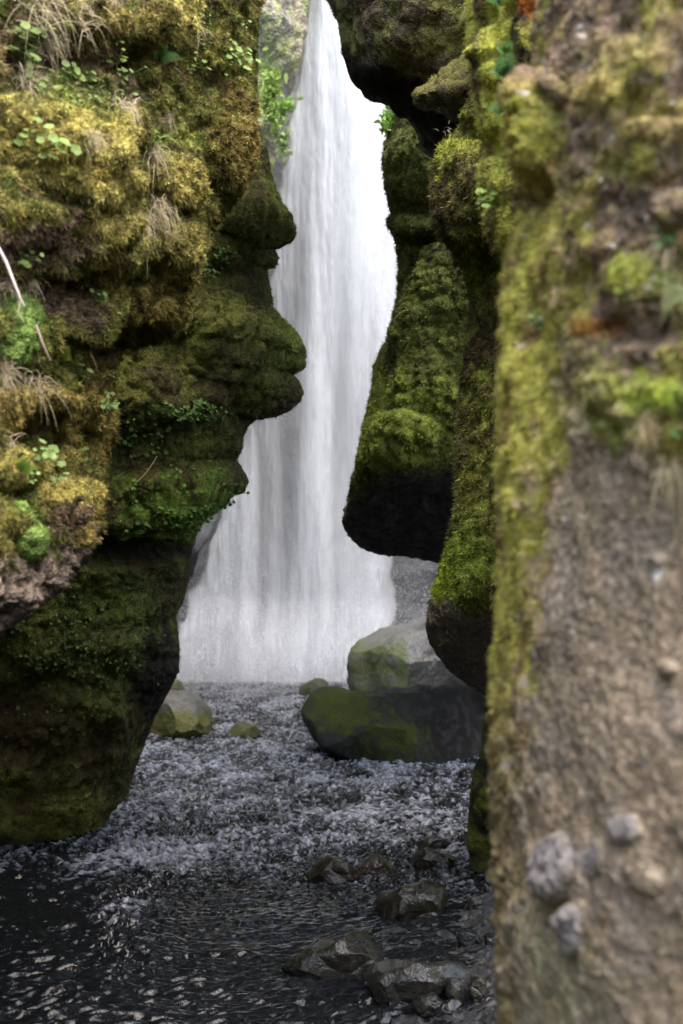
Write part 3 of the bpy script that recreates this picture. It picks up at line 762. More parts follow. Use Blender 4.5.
# boulders in the stream
def bould(outline, Y, df, db, label, colfn, disp, mat=None, pw=2.3, nth=300, nr=80, sm=2.0, name='boulder', cat='boulder', group=None, chip=16):
    return blob(name, outline, Y, df, db, label, cat, colfn, nth, nr, pw, dispf=disp, mat=mat, sm=sm, group=group, chip=chip)

def cGreyB(P, n, px, py):
    a = fbm(P * 2.5, 4); b = fbm(P * 9, 3)
    c = blend(np.zeros(P.shape) + C3(.17, .165, .155), C3(.10, .095, .09), sst(-.05, .3, a))
    c = blend(c, C3(.4, .41, .43), sst(.1, .4, b) * splat(px, py, 440, 665, 40, 18, a, .5, .8) * .5)
    m = splat(px, py, 372, 668, 44, 36, a, .5, 1.0); m = np.maximum(m, splat(px, py, 352, 655, 14, 24, a, .5, .8))
    return blend(c, C3(.10, .13, .025), m * .8 * sst(-.45, .15, b)), lerp(.4, .85, m)
bould([(345, 690), (346, 655), (353, 643), (368, 633), (390, 623), (410, 617), (430, 614), (460, 616), (500, 625), (520, 700), (420, 720), (360, 712)], 17.5, 1.0, 1.6, 'big pale grey boulder with a green mossy side near the foot of the waterfall', cGreyB, sdisp(.18, 1.1, .04, 6, .1), M_STONE)

def cDarkB(P, n, px, py):
    a = fbm(P * 3, 4); b = fbm(P * 11, 3)
    c = blend(np.zeros(P.shape) + C3(.007, .007, .007), C3(.020, .019, .018), sst(0, .3, b))
    m = splat(px, py, 335, 705, 38, 26, b, .6, .9) + splat(px, py, 395, 735, 42, 34, b, .7, 1.1) * .8
    return blend(c, C3(.042, .052, .009), np.clip(m, 0, 1)), lerp(.6, .85, np.clip(m, 0, 1))
bould([(306, 712), (308, 701), (316, 694), (328, 691), (345, 692), (368, 694), (385, 692), (398, 690), (420, 688), (440, 684), (465, 684), (490, 690), (500, 720), (500, 768), (470, 790), (430, 786), (390, 776), (350, 768), (322, 752), (313, 735)], 13.6, .9, 1.3,
      'long dark boulder with green moss on its left half, in the rapids', cDarkB, sdisp(.10, 1.6, .03, 7, .05), M_MOSSY, pw=2.8)
bould([(299, 694), (302, 686), (310, 680), (318, 677), (326, 680), (330, 688), (332, 698), (316, 706)], 21, .4, .5, 'small dark green rock just upstream of the long dark boulder', scol(C3(.03, .035, .03), C3(.04, .05, .02), .1), sdisp(.06, 2, .02, 9), M_STONE, nth=120, nr=30)
bould([(138, 738), (145, 715), (150, 703), (160, 695), (172, 692), (186, 692), (200, 698), (210, 709), (213, 722), (211, 736), (190, 748), (160, 750)], 15.6, .7, .9, 'rounded boulder with a grey top and mossy flank beside the dark left wall', 
      lambda P, n, px, py: (blend(np.zeros(P.shape) + C3(.085, .085, .078) * (1 + .8 * fbm(P * 10, 3))[..., None], C3(.075, .08, .018), sst(-.1, .25, fbm(P * 4, 3) + .055 * (py - 708))), .7 + 0 * px), sdisp(.07, 2, .02, 8), M_STONE, chip=5)
bould([(226, 738), (229, 729), (236, 723), (246, 722), (256, 726), (261, 734), (262, 746), (244, 752)], 15.0, .25, .3, 'little mossy stone standing alone in the rapids', scol(C3(.02, .02, .015), C3(.045, .05, .012), .05, .4), sdisp(.03, 4, .01, 14), M_STONE, nth=140, nr=36, name='stone', cat='stone')
bould([(160, 690), (163, 681), (172, 678), (182, 681), (186, 690), (174, 696)], 22, .4, .4, 'far green rock peeking out behind the grey-topped boulder', scol(C3(.05, .055, .045), C3(.07, .09, .03), .2), sdisp(.05, 2, .02, 8), M_STONE, nth=100, nr=26, name='stone', cat='stone')
bould([(186, 545), (188, 528), (196, 510), (206, 500), (219, 496), (222, 512), (212, 540), (198, 560), (192, 580), (184, 570)], 20, 1, 1, 'smooth grey rock peeking past the dark wall beside the waterfall', scol(C3(.10, .11, .12), C3(.08, .1, .05), -.2), sdisp(.05, 1.5, .02, 6), M_STONE, nth=120, nr=30, name='rock', cat='rock')

STONES = [
 ([(454, 778), (458, 770), (468, 767), (482, 768), (488, 780), (470, 788)], 'dark stone in the gap below the long boulder', C3(.03, .03, .03)),
 ([(308, 876), (316, 864), (328, 857), (342, 855), (356, 868), (364, 882), (350, 892), (322, 888)], 'brown stone with a rough crest, first of the row above the square block', C3(.06, .045, .03)),
 ([(354, 872), (362, 858), (372, 853), (386, 857), (396, 868), (394, 880), (372, 884)], 'brown stone touching the rough-crested one in midstream', C3(.07, .05, .03)),
 ([(410, 868), (414, 856), (426, 851), (444, 852), (458, 858), (456, 872), (430, 876)], 'flat-topped wet stone upstream of the square block', C3(.045, .035, .022)),
 ([(412, 846), (420, 838), (440, 836), (452, 842), (448, 852), (424, 852)], 'low stone barely breaking the rapids above the flat-topped one', C3(.06, .055, .05)),
 ([(372, 914), (378, 892), (392, 886), (410, 884), (430, 878), (448, 882), (452, 902), (446, 916), (412, 924), (384, 922)], 'square brown block of stone in midstream', C3(.06, .05, .032)),
 ([(276, 966), (284, 954), (300, 946), (330, 942), (350, 936), (372, 929), (380, 942), (388, 965), (370, 982), (330, 984), (296, 980)], 'wide flat stone slab with a raised right corner', C3(.085, .075, .06)),
 ([(362, 976), (370, 966), (400, 965), (440, 966), (466, 970), (470, 978), (450, 990), (430, 1002), (400, 1006), (374, 1000)], 'flat brown slab at the water edge, touching the wide one', C3(.09, .08, .065)),
 ([(443, 984), (452, 979), (466, 984), (472, 994), (462, 1004), (448, 998)], 'small angular stone with a pale wet face beside the flat slab', C3(.16, .15, .14)),
 ([(466, 984), (474, 976), (484, 978), (488, 992), (484, 1008), (470, 1004)], 'upright pointed brown stone at the foot of the near rock face', C3(.09, .075, .05)),
 ([(412, 1004), (420, 994), (434, 992), (444, 1004), (440, 1018), (420, 1020)], 'dark lump of stone below the flat brown slab', C3(.04, .038, .036)),
 ([(482, 890), (484, 872), (492, 864), (504, 870), (506, 900), (492, 906)], 'grey stone against the near rock face, level with the square block', C3(.12, .115, .11)),
 ([(482, 936), (486, 926), (496, 924), (506, 936), (500, 956), (486, 950)], 'rounded grey stone against the near rock face above the pointed one', C3(.10, .10, .10)),
 ([(466, 905), (470, 896), (480, 894), (486, 904), (480, 914), (470, 912)], 'small wet stone near the rock face beside the square block', C3(.07, .07, .065)),
 ([(455, 938), (462, 930), (476, 930), (484, 942), (474, 950), (460, 948)], 'low round stone between the square block and the slabs', C3(.05, .05, .048)),
 ([(282, 873), (288, 869), (296, 872), (298, 879), (288, 881)], 'pebble-sized dark stone beside the rough-crested one', C3(.04, .035, .03)),
 ([(240, 806), (246, 802), (254, 804), (258, 810), (248, 814)], 'dark stone tip breaking the white rapids in the middle', C3(.03, .03, .028)),
 ([(228, 878), (232, 873), (238, 874), (241, 882), (234, 886)], 'dark stone tip in the stream near the long left rapid', C3(.03, .028, .026)),
]
for out, lab, rc in STONES:
    o_ = np.array(out, float)
    yb = o_[:, 1].max() - (o_[:, 1].max() - o_[:, 1].min()) * 0.18
    Yd = CAM_H / math.tan(math.atan((yb - 512) / FPX) - PITCH)
    wm = (o_[:, 0].max() - o_[:, 0].min()) / FPX * Yd
    out = [(a, b + (6 if b > yb else 0)) for a, b in out]
    bould(out, Yd + wm * .25, wm * .32, wm * .45, lab, scol(rc * .25, rc * C3(.3, .34, .16), -.3, .1, 14, .3), sdisp(.05 * wm + .006, 2.2 / wm, .004, 26, .16 * wm), M_STONE, pw=3.2, nth=180, nr=50, sm=1.6, name='stone', cat='stone')

# gravel bank at the foot of the near rock face
def build_gravel():
    X, Y = np.meshgrid(np.linspace(.18, 1.2, 160), np.linspace(2.2, 7.2, 420), indexing='ij')
    q = np.stack([X, Y, 0 * X], -1)
    ed = .57 + .03 * (Y - 4.5) + .12 * fbm(q * 3, 3)
    z = .05 * sst(-.12, .10, X - ed) - .03 + .02 * fbm(q * 9, 2) + .018 * cells(q * 28) + .008 * cells(q * 60)
    P = np.stack([X, Y, z], -1); nz = fbm(q * 30, 3)
    c = blend(np.zeros(P.shape) + C3(.035, .035, .036), C3(.11, .105, .10), sst(.0, .35, nz))
    o = link_mesh('gravel_bank', P.reshape(-1, 3), grid_faces(160, 420), M_STONE, None, c.reshape(-1, 3), np.full(X.size, .35))
    tag(o, 'dark wet gravel along the foot of the near rock face', 'gravel', kind='stuff')
build_gravel()

# ================================================================== 4. amphitheatre, waterfall
def build_back():
    nt_, nu_ = 420, 620
    a = np.linspace(-1, 1, nu_); zz = np.linspace(-1, 30, nt_)
    A, Z = np.meshgrid(a, zz, indexing='xy')
    X = 10.0 * np.sign(A) * np.abs(A) ** 1.0
    Y = 28.6 - 13 * np.abs(A) ** 3 
    P = np.stack([X, Y, Z], -1)
    px, py = proj(P)
    # a buttress left of the fall that leans out higher up, and a lump right of its foot
    d = 0
    q = P * .35
    d = d + 1.1 * fbm(q, 3) + .5 * (0.5 - np.abs(pn(to_ax(P, .5, .5, 1.2)))) + .16 * fbm(P * 2.2, 4) + .12 * cells(P * 1.6)
    P2 = P.copy(); P2[..., 1] -= d
    P2[..., 0] -= X / 10 * d * .5 * sst(4, 8, np.abs(X))
    nz = fbm(P * .5 + 3, 4); nz2 = fbm(P * 2 + 3, 3)
    c = np.zeros(P.shape) + C3(.10, .10, .095)
    hi_ = sst(1.5, 5, Z) * np.maximum(sst(2.4, 3.2, np.abs(X + .6)), splat(px, py, 262, 0, 50, 190, nz2 * .3, .5, .6)); c = blend(c, C3(.40, .37, .28), sst(-.3, .1, nz) * hi_); c = blend(c, C3(.26, .32, .10), sst(-.05, .2, nz2 + .5 * nz) * hi_ * .9)  # upper cliff painted paler, haze and light put into its colour
    wetm = (1 - hi_) * .85
    c = blend(c, C3(.07, .075, .085), np.clip(wetm, 0, 1))
    c = c * (1 + .6 * fbm(P * 6, 3))[..., None]
    o = link_mesh('cliff', P2.reshape(-1, 3), grid_faces(nt_, nu_), M_FAR, None, c.reshape(-1, 3), np.full(X.size, .75))
    tag(o, 'tall grey and green cliff that the waterfall drops over', 'cliff', kind='structure')
build_back()

S = [(300, -420, 21.5), (304, -200, 21.5), (307, -60, 21.5), (309, 0, 21.5), (307, 30, 21.5), (302, 52, 21.5), (298, 70, 21.5), (296, 84, 21.5), (289, 96, 21.5), (285, 112, 21.5), (281, 128, 21.5), (279, 150, 21.6), (272, 175, 21.8), (258, 215, 22), (200, 300, 22.2), (120, 420, 22.4), (90, 700, 22.5)]
F = [(60, -440, 19.5), (40, 0, 19.5), (0, 300, 20), (-60, 720, 21)]
P = loft(S, F, 420, 200, bulge=.8, ur=.3, back=4.0, fall=.12, sm=.04)
P, _ = displace(P, lambda P, n: .5 * fbm(P * .5, 3) + .22 * (.5 - np.abs(pn(to_ax(P, .8, .8, 1.6)))) + .14 * fbm(P * 2.2, 4) + .10 * cells(P * 2.4) + .05 * fbm(P * 8, 3), 3.0)
px, py = proj(P); nz = fbm(P * .8 + 3, 4); nz2 = fbm(P * 3 + 3, 3); nz3 = fbm(P * 10, 3)
base = blend(np.zeros(P.shape) + C3(.27, .26, .22), C3(.40, .36, .26), sst(-.1, .25, nz))  # pale tones of the spur carry painted haze as well
base = blend(base, C3(.27, .33, .11), sst(-.02, .25, nz2 + .4 * nz) * .85)
base = blend(base, C3(.28, .38, .12), splat(px, py, 266, 75, 16, 60, nz2, .6, .9) * .8)
base = blend(base, C3(.13, .13, .13), splat(px, py, 284, 98, 12, 16, nz2, .5, .8) * .8)
base = blend(base, C3(.16, .16, .17), splat(px, py, 256, 50, 7, 26, nz2, .5, .8) * .7)
base = base * (1 + .9 * nz3)[..., None]
o = finish('cliff', P, base, .85 + 0 * nz, M_FAR, 'pale grey-green cliff spur in the haze left of the top of the waterfall', 'cliff')

def build_shade_front():
    """unseen cliff added to shade the lower fall, open only at the canyon slot"""
    X, Z = np.meshgrid(np.linspace(-14, 14, 200), np.linspace(-1, FRONT_Z, 160), indexing='xy')
    P = np.stack([X, 14.0 + 0 * X, Z], -1)
    P[..., 1] -= .8 * fbm(P * .4, 4) + .2 * fbm(P * 2, 3)
    e = .5 * fbm(np.stack([X * 0, Z * .6, X * .3], -1), 3)
    hole = (X > -2.3 + e) & (X < 2.0 + e) & (Z < 11 + e)
    Fq = grid_faces(160, 200); keep = ~hole.ravel()[Fq].any(1)
    c = blend(np.zeros(P.shape) + C3(.10, .10, .09), C3(.09, .12, .03), sst(-.1, .3, fbm(P, 3)))
    o = link_mesh('cliff', P.reshape(-1, 3), Fq[keep], M_FAR, None, c.reshape(-1, 3), np.full(X.size, .8))
    tag(o, 'unseen cliff closing the waterfall chamber on the canyon side, added to shade the fall', 'cliff', kind='structure')
    md = o.modifiers.new('thickness', 'SOLIDIFY'); md.thickness = .8; md.offset = 0
FRONT_Z = 13
build_shade_front()

def water_mat(name, dens, seed, lo=.2, hi=.75, tint=(.81, .87, .95)):
    m, t, b = new_mat(name)
    N, L = t.nodes, t.links
    at = N.new('ShaderNodeAttribute'); at.attribute_name = 'Rough'
    g = N.new('ShaderNodeNewGeometry')
    mp = N.new('ShaderNodeVectorMath'); mp.operation = 'MULTIPLY'; mp.inputs[1].default_value = (3.0, 1.0, .34)
    L.new(g.outputs['Position'], mp.inputs[0])
    n1 = N.new('ShaderNodeTexNoise'); n1.inputs['Scale'].default_value = 1; n1.inputs['Detail'].default_value = 7; n1.inputs['Roughness'].default_value = .62
    L.new(mp.outputs[0], n1.inputs['Vector'])
    n2 = N.new('ShaderNodeTexNoise'); n2.inputs['Scale'].default_value = 1; n2.inputs['Detail'].default_value = 4
    mp2 = N.new('ShaderNodeVectorMath'); mp2.operation = 'MULTIPLY'; mp2.inputs[1].default_value = (30, 10, 10)
    L.new(g.outputs['Position'], mp2.inputs[0]); L.new(mp2.outputs[0], n2.inputs['Vector'])
    s = N.new('ShaderNodeMath'); s.operation = 'MULTIPLY_ADD'; s.inputs[1].default_value = .12
    L.new(n2.outputs['Fac'], s.inputs[0]); L.new(n1.outputs['Fac'], s.inputs[2])
    s2 = N.new('ShaderNodeMath'); s2.operation = 'ADD'; L.new(s.outputs[0], s2.inputs[0]); L.new(at.outputs['Fac'], s2.inputs[1])
    mr = N.new('ShaderNodeMapRange'); mr.inputs['From Min'].default_value = .95; mr.inputs['From Max'].default_value = 1.35
    mr.inputs['To Min'].default_value = lo; mr.inputs['To Max'].default_value = dens
    mr.inputs['From Min'].default_value = .8
    L.new(s2.outputs[0], mr.inputs['Value'])
    ed = N.new('ShaderNodeMapRange'); ed.inputs['From Min'].default_value = .0; ed.inputs['From Max'].default_value = .32
    L.new(at.outputs['Fac'], ed.inputs['Value'])
    al = N.new('ShaderNodeMath'); al.operation = 'MULTIPLY'; L.new(mr.outputs['Result'], al.inputs[0]); L.new(ed.outputs['Result'], al.inputs[1])
    L.new(al.outputs[0], b.inputs['Alpha'])
    b.inputs['Base Color'].default_value = (*tint, 1)
    b.inputs['Roughness'].default_value = .9; b.inputs['Specular IOR Level'].default_value = .1
    # water scatters light through itself
    tr = N.new('ShaderNodeBsdfTranslucent'); tr.inputs['Color'].default_value = (*tint, 1)
    return m

def build_fall():
    nt_, nu_ = 700, 420
    zt = 24.0
    root = bpy.data.objects.new('waterfall', None); COL.objects.link(root); root.location = (0, 25.5, 0)
    tag(root, 'tall white waterfall pouring down the cliff into the stream', 'waterfall')
    for k, (dy, dens, grow) in enumerate([(0.0, 1.0, 0.0), (-.55, .8, -.06)]):
        V = np.linspace(0, 1, nt_); U = np.linspace(-1, 1, nu_)
        Ug, Vg = np.meshgrid(U, V, indexing='xy')
        Z = zt * (1 - Vg) + .1
        Yb = 25.4 + dy
        lev = CAM_H + 0 * Z
        # edges of the fall measured against height
        pyv = proj(np.stack([0 * Z, Yb + 0 * Z, Z], -1))[1]
        le = np.interp(pyv, [-900, -300, 0, 60, 130, 180, 260, 380, 470, 540, 600, 650, 690], [318, 314, 309, 299, 283, 273, 262, 242, 226, 198, 180, 168, 158])
        re = np.interp(pyv, [-900, -300, 0, 60, 120, 230, 400, 560, 600, 650, 690], [330, 334, 342, 368, 395, 408, 410, 406, 406, 410, 412])
        lx = (le - 341.5) / FPX * Yb; rx = (re - 341.5) / FPX * Yb
        mid = (lx + rx) / 2; hw = (rx - lx) / 2 * (1 + grow)
        X = mid + Ug * hw
        q = np.stack([X, 0 * X + k * 9, Z], -1)
        dd = .5 * (1 - Ug ** 2) * (.4 + .6 * Vg) + .22 * fbm(to_ax(q, 1.3, 1, .12), 3) + .05 * fbm(to_ax(q, 5, 1, .5), 3) + .025 * fbm(q * to_ax(np.ones(3), 9, 1, 3), 3)
        dd = dd + .5 * sst(1.6, .0, Z) 
        if k == 1:
            dd = dd + .4 * np.exp(-((X + 1.75) / .5) ** 2) * sst(1.6, 1.0, Z)
        P = np.stack([X + .03 * fbm(to_ax(q, 2, 1, 2), 3), Yb - dd, Z], -1)
        # how opaque the sheet is at each place
        a = .30 * fbm(to_ax(q, 1.0, 1, .08), 2) + .08 * (1 - np.abs(Ug)) + .03
        e = fbm(to_ax(q, 2, 1, 1.3), 3)
        a = a - 1.1 * sst(.80, 1.02, np.abs(Ug) + .16 * e)
        a = a + .25 * sst(6, 11, Z) + .10 * sst(1.4, .2, Z) - .06  # more opaque high up, painting the brighter light on the top
        # darker veils where the sheet is thin
        def veil(cx, cy, rx_, ry_, amt):
            pxx, pyy = proj(P)
            return amt * 1.5 * np.exp(-(((pxx - cx) / rx_) ** 2 + ((pyy - cy) / ry_) ** 2))
        a = a + veil(262, 560, 7, 120, -.12) + veil(288, 560, 16, 110, -.13) + veil(290, 420, 14, 120, -.16) + veil(318, 600, 10, 80, -.18) + veil(340, 380, 10, 160, -.16) + veil(300, 230, 12, 110, -.16)
        a = a + veil(322, 470, 10, 200, .22) + veil(200, 620, 16, 60, .2) + veil(375, 620, 20, 70, .15) + veil(232, 520, 14, 80, .12) + veil(245, 610, 14, 30, .07) + veil(370, 300, 26, 120, .18)
        if k == 1: a = a - .16
        o = link_mesh('water_sheet', P.reshape(-1, 3), grid_faces(nt_, nu_), MW[k], root, None, None)
        at = o.data.attributes.new('Rough', 'FLOAT', 'POINT'); at.data.foreach_set('value', (a.ravel() + .42).astype(np.float32))
        o.parent = root; o.matrix_parent_inverse = root.matrix_world.inverted() if False else o.matrix_parent_inverse
        o.location = (0, -25.5, 0)
MW = [water_mat('falling_water', .98, 0, .50), water_mat('falling_spray', .75, 5, .08)]
build_fall()

# ================================================================== 5. plants
def pick(PXg, PYg, Pg, x, y):
    d = (PXg - x) ** 2 + (PYg - y) ** 2
    d = d + 1e6 * (np.arange(Pg.shape[1])[None, :] < 24)
    i = np.unravel_index(np.argmin(d), d.shape)
    return Pg[i].copy()

class LB:
    """collects leaf polygons"""
    def __init__(s): s.V = []; s.F = []; s.C = []; s.n = 0
    def quad(s, a, b, c, d, col):
        s.V += [a, b, c, d]; s.F.append((s.n, s.n + 1, s.n + 2, s.n + 3)); s.C += [col] * 4; s.n += 4
    def leaf(s, base, d, side, L, W, col, droop=.2, segs=4):
        up = np.cross(side, d); pts = []
        for i in range(segs + 1):
            t = i / segs
            c = base + d * L * t - np.array([0, 0, 1]) * droop * L * t * t
            ww = W * math.sin(math.pi * min(.98, .12 + .86 * t)) ** .8
            pts.append((c - side * ww + up * ww * .25, c + side * ww + up * ww * .25, c))
        for i in range(segs):
            s.quad(pts[i][0], pts[i][2], pts[i + 1][2], pts[i + 1][0], col); s.quad(pts[i][2], pts[i][1], pts[i + 1][1], pts[i + 1][2], col)
    def round_leaf(s, c, nrm, r, col, lobes=5):
        u = np.cross(nrm, np.array([.3, .2, 1.])); u /= np.linalg.norm(u); v = np.cross(nrm, u)
        n = lobes * 4; ring = []
        for i in range(n):
            a = 2 * math.pi * i / n; rr = r * (1 - .22 * abs(math.cos(lobes * a / 2)))
            ring.append(c + (u * math.cos(a) + v * math.sin(a)) * rr + nrm * r * .18)
        for i in range(0, n, 2):
            s.quad(c, ring[i], ring[(i + 1) % n], ring[(i + 2) % n], col)
    def stem(s, a, b, wd, col):
        d = b - a; sd = np.cross(d, np.array([.2, -1, .1])); sd = sd / (np.linalg.norm(sd) + 1e-9) * wd; s2 = np.cross(d, sd); s2 = s2 / (np.linalg.norm(s2) + 1e-9) * wd
        for q1, q2 in ((sd, s2), (s2, -sd), (-sd, -s2), (-s2, sd)):
            s.quad(a + q1, a + q2, b + q2, b + q1, col)
    def build(s, name, mat, label, cat, group=None, kind=None):
        V = np.array(s.V); base = V[0] if s.n else np.zeros(3)
        org = V.mean(0)
        o = link_mesh(name, V - org, np.array(s.F), mat, None, np.array(s.C), smooth=False)
        o.location = org
        tag(o, label, cat, group, kind); return o

def rn(a, b): return rng.uniform(a, b)
def unit(v): v = np.array(v, float); return v / (np.linalg.norm(v) + 1e-9)
LG = C3(.21, .29, .085); LG2 = C3(.25, .35, .10)

def rosette(p, size, n, out, label, col=LG, r=.35):
    """plant with round lobed leaves on short stems"""
    b = LB()
    n = int(n * 1.8)
    for i in range(n):
        tip = p + out * size * rn(.3, .9) + rng.normal(size=3) * size * .55 * np.array([1, .5, .7])
        b.stem(p, tip, .0012, col * .8)
        b.round_leaf(tip, unit(out + np.array([0, -.3, .9]) + rng.normal(size=3) * .35), size * r * rn(.35, .95), col * rn(.7, 1.3))
    return b.build('leafy_plant', M_LEAF, label, 'plant')

def fern(p, L, n, out, label, col=LG2, spread=1.0):
    b = LB()
    for i in range(n):
        a = rn(-1, 1) * spread
        d = unit(out + np.array([a, rn(-.3, .1), rn(.1, .9)])); l = L * rn(.6, 1.1)
        side = unit(np.cross(d, np.array([0, -1, .2])))
        for k in range(11):
            t = .12 + .88 * k / 10
            c = p + d * l * t - np.array([0, 0, 1]) * .35 * l * t * t
            w_ = l * .27 * (1 - t) ** .7 + .002
            for sg in (-1, 1):
                b.leaf(c, unit(side * sg + d * .4), d, w_, w_ * .17, col * rn(.8, 1.2), .2, 2)
        b.stem(p, p + d * l * .55 - np.array([0, 0, 1]) * .35 * l * .3, .001, col * .6)
    return b.build('fern', M_LEAF, label, 'fern')

def tuft(p, L, n, out, label, col=STRAW, droop=1.0, wd=.0009, spread=.75, name='grass_tuft', cat='grass tuft'):
    b = LB()
    n = int(n * 1.5); L = L * .8
    for i in range(n):
        q = p + rng.normal(size=3) * L * .2
        d = unit(out + rng.normal(size=3) * spread + np.array([0, 0, .35])); l = L * rn(.5, 1.2); c = col * rn(.6, 1.25)
        prev = q; sd = unit(np.cross(d, [0, -1, .3] + rng.normal(size=3) * .3))
        dr = droop * rn(.6, 1.3)
        for k in range(1, 7):
            t = k / 6
            cur = q + d * l * t * (1 - .25 * t) - np.array([0, 0, 1]) * dr * l * t * t * .8
            w0 = wd * (1 - (k - 1) / 6.5); w1 = wd * (1 - k / 6.5)
            b.quad(prev - sd * w0, prev + sd * w0, cur + sd * w1, cur - sd * w1, c); prev = cur
    return b.build(name, M_STRAW, label, cat)

OA = unit([.75, -.75, .1]); UP = np.array([0, 0, .01])
def A_(x, y, lift=.0): return pick(PXA, PYA, PA, x, y) + OA * lift

for (x, y, s_, n, lab) in [
    (8, 52, .05, 9, 'cluster of pale green round leaves in the dry grass at the top left corner'),
    (16, 45, .03, 5, 'small leafy sprig behind the dry grass above the largest leaf cluster'),
    (8, 105, .0, 0, ''),
    (28, 70, .045, 8, 'leafy plant with lobed leaves between dry grass and golden moss'),
    (52, 78, .04, 7, 'row of lobed leaves trailing below the brown recess'),
    (70, 72, .038, 5, 'pair of broad round leaves at the edge of the brown recess'),
    (84, 84, .03, 5, 'trailing leaves above the brown soil, next to the broad pair'),
    (113, 47, .022, 2, 'single small round leaf in the dark hollow'),
    (116, 68, .035, 3, 'bright round leaf hanging in the dark hollow'),
    (120, 82, .035, 4, 'flat spreading leaf with roots under the dark hollow'),
    (104, 106, .028, 4, 'faint green leaves on the soil under the hollow'),
    (24, 95, .032, 6, 'leaves scattered where the golden moss begins'),
    (50, 115, .026, 5, 'tiny leaves sprinkled on the golden moss slope'),
    (72, 110, .024, 4, 'sprig of little leaves on top of the big golden drape'),
    (8, 142, .045, 3, 'broad green leaf resting on the golden moss'),
    (16, 158, .05, 8, 'bright green finger-leaved plant on the golden moss'),
    (204, 22, .028, 4, 'green leaf pair high on the brown mossy slope'),
    (204, 48, .028, 4, 'small toothed leaves midway up the brown slope'),
    (204, 66, .03, 5, 'leaves with a white bloom on the brown slope'),
    (236, 30, .03, 5, 'bright shoot by the upper edge of the wall'),
    (230, 60, .05, 14, 'pale bushy herb near the upper edge of the wall'),
    (238, 125, .018, 3, 'tiny leaf speck on the rusty edge of the wall'),
    (118, 160, .026, 3, 'small leaf by the golden drape and the mounds'),
    (14, 262, .035, 7, 'fresh green leaves growing from the bare soil patch'),
    (88, 305, .03, 5, 'mint green leaves below the bare soil'),
    (72, 374, .03, 5, 'mint leaf cluster beside the low fern'),
    (107, 378, .02, 3, 'pale leaf at the wall edge over the dark wall'),
    (106, 397, .024, 5, 'yellow green sprig at the wall edge'),
    (94, 408, .028, 8, 'feathery light green leaves on ochre moss'),
    (20, 460, .04, 8, 'pale lobed leaves behind the yellow moss drape'),
    (88, 458, .03, 6, 'yellow green leaves over the rusty moss'),
    (20, 486, .02, 3, 'small oval leaf on the yellow moss drape'),
    (48, 485, .026, 4, 'green blades and leaves above the yellow moss drape'),
    (86, 527, .016, 3, 'little yellow leaf above the bare rock belly'),
    ]:
    if n: rosette(A_(x, y, .012), s_, n, OA, lab, col=(LG if y < 300 else C3(.22, .32, .10)) * rn(.85, 1.25))
fern(A_(160, 62, .01), .075, 9, OA, 'fern with broad upright fronds by the top golden cushion', C3(.15, .30, .09), .8)
fern(A_(58, 364, .015), .075, 5, unit([.3, -.6, .6]), 'low yellow-green fern beside the bright green cushion', C3(.25, .32, .06), .7)
fern(A_(3, 480, .015), .07, 5, unit([.6, -.6, .3]), 'fern fronds at the frame edge below the ochre mounds', C3(.22, .34, .06), .7)
for (x, y, L_, n, dr, lab) in [
    (12, 15, .16, 90, .8, 'long pale dry grass hanging in the top left corner'), (42, 45, .10, 60, .9, 'bleached dry grass over the leafy band'), (20, 85, .09, 50, .9, 'thin dry grass among the leaves'),
    (100, 10, .07, 30, 1.2, 'straw tuft drooping over the top cushion'), (60, 30, .12, 30, 1.0, 'dry stems beside the dark hollow'), (95, 120, .10, 70, 1.3, 'brown dry grass streaming down the soil'),
    (120, 165, .08, 40, 1.2, 'straw hanging between the golden drape and the mounds'), (152, 160, .09, 60, 1.1, 'straw tuft on the round golden cushion'), (140, 222, .085, 110, 1.5, 'thick pale straw tuft on the mounds'),
    (148, 208, .09, 70, 1.6, 'pale straw fountain drooping over the mounds'), (10, 285, .08, 60, .9, 'grey dry stems below the bare soil'), (36, 290, .07, 40, .9, 'tangled brown stems by the bright green cushion'),
    (6, 372, .11, 110, .9, 'pale dry grass under the bright green cushion'), (30, 385, .09, 50, 1.1, 'drooping straw beside the low fern'), (8, 445, .08, 50, .9, 'dry grass over the yellow moss drape'), (75, 345, .07, 12, .5, 'single arching straw stems by the low fern'),
    (40, 150, .06, 40, 1.3, 'sparse straw on the golden slope'), (205, 30, .06, 30, 1.2, 'thin dry grass on the upper brown slope'), (185, 120, .05, 40, 1.4, 'fine straw trailing from the brown slope'), (50, 500, .05, 30, 1.5, 'fine straw on the yellow moss drape')]:
    tuft(A_(x, y, .012), L_, n, OA, lab, C3(.50, .42, .27), dr)
tuft(A_(150, 145, .01), .08, 12, OA, 'few green grass blades on the mounds', C3(.22, .34, .08), .5, .0016)

# bright green moss cushions
def cushion(outline, Y, df, label):
    def cf(P, n, px, py):
        b = fbm(P * 40, 3)
        return (np.zeros(P.shape) + C3(.17, .25, .06)) * (1 + 1.2 * b)[..., None], .9
    ob, P_, c_ = blob('moss_cushion', outline, Y, df, .2, label, 'moss', cf, 260, 80, 2.0, dispf=lambda P, px, py: .03 * fbm(P * 12, 4) + .012 * cells(P * 40), sm=2.5)
    k = c_.reshape(-1, 3)
    tag(fuzz('strands', P_, 1 + 0 * P_[..., 0], lambda i: k[i] * 1.15, 30000, .014, .0010, ob, .1), kind='stuff')
def Yof(x, y): return pick(PXA, PYA, PA, x, y)[1]
cushion([(-30, 298), (-5, 294), (20, 293), (36, 298), (41, 312), (42, 330), (38, 348), (24, 362), (8, 372), (-30, 380)], Yof(20, 330) + .03, .09, 'large bright green moss cushion beside the pale bent twig')
cushion([(2, 505), (12, 502), (24, 508), (30, 526), (42, 538), (40, 550), (28, 558), (16, 556), (6, 542), (2, 524)], Yof(22, 530) + .03, .07, 'small bright green moss patch above the bare rock belly')

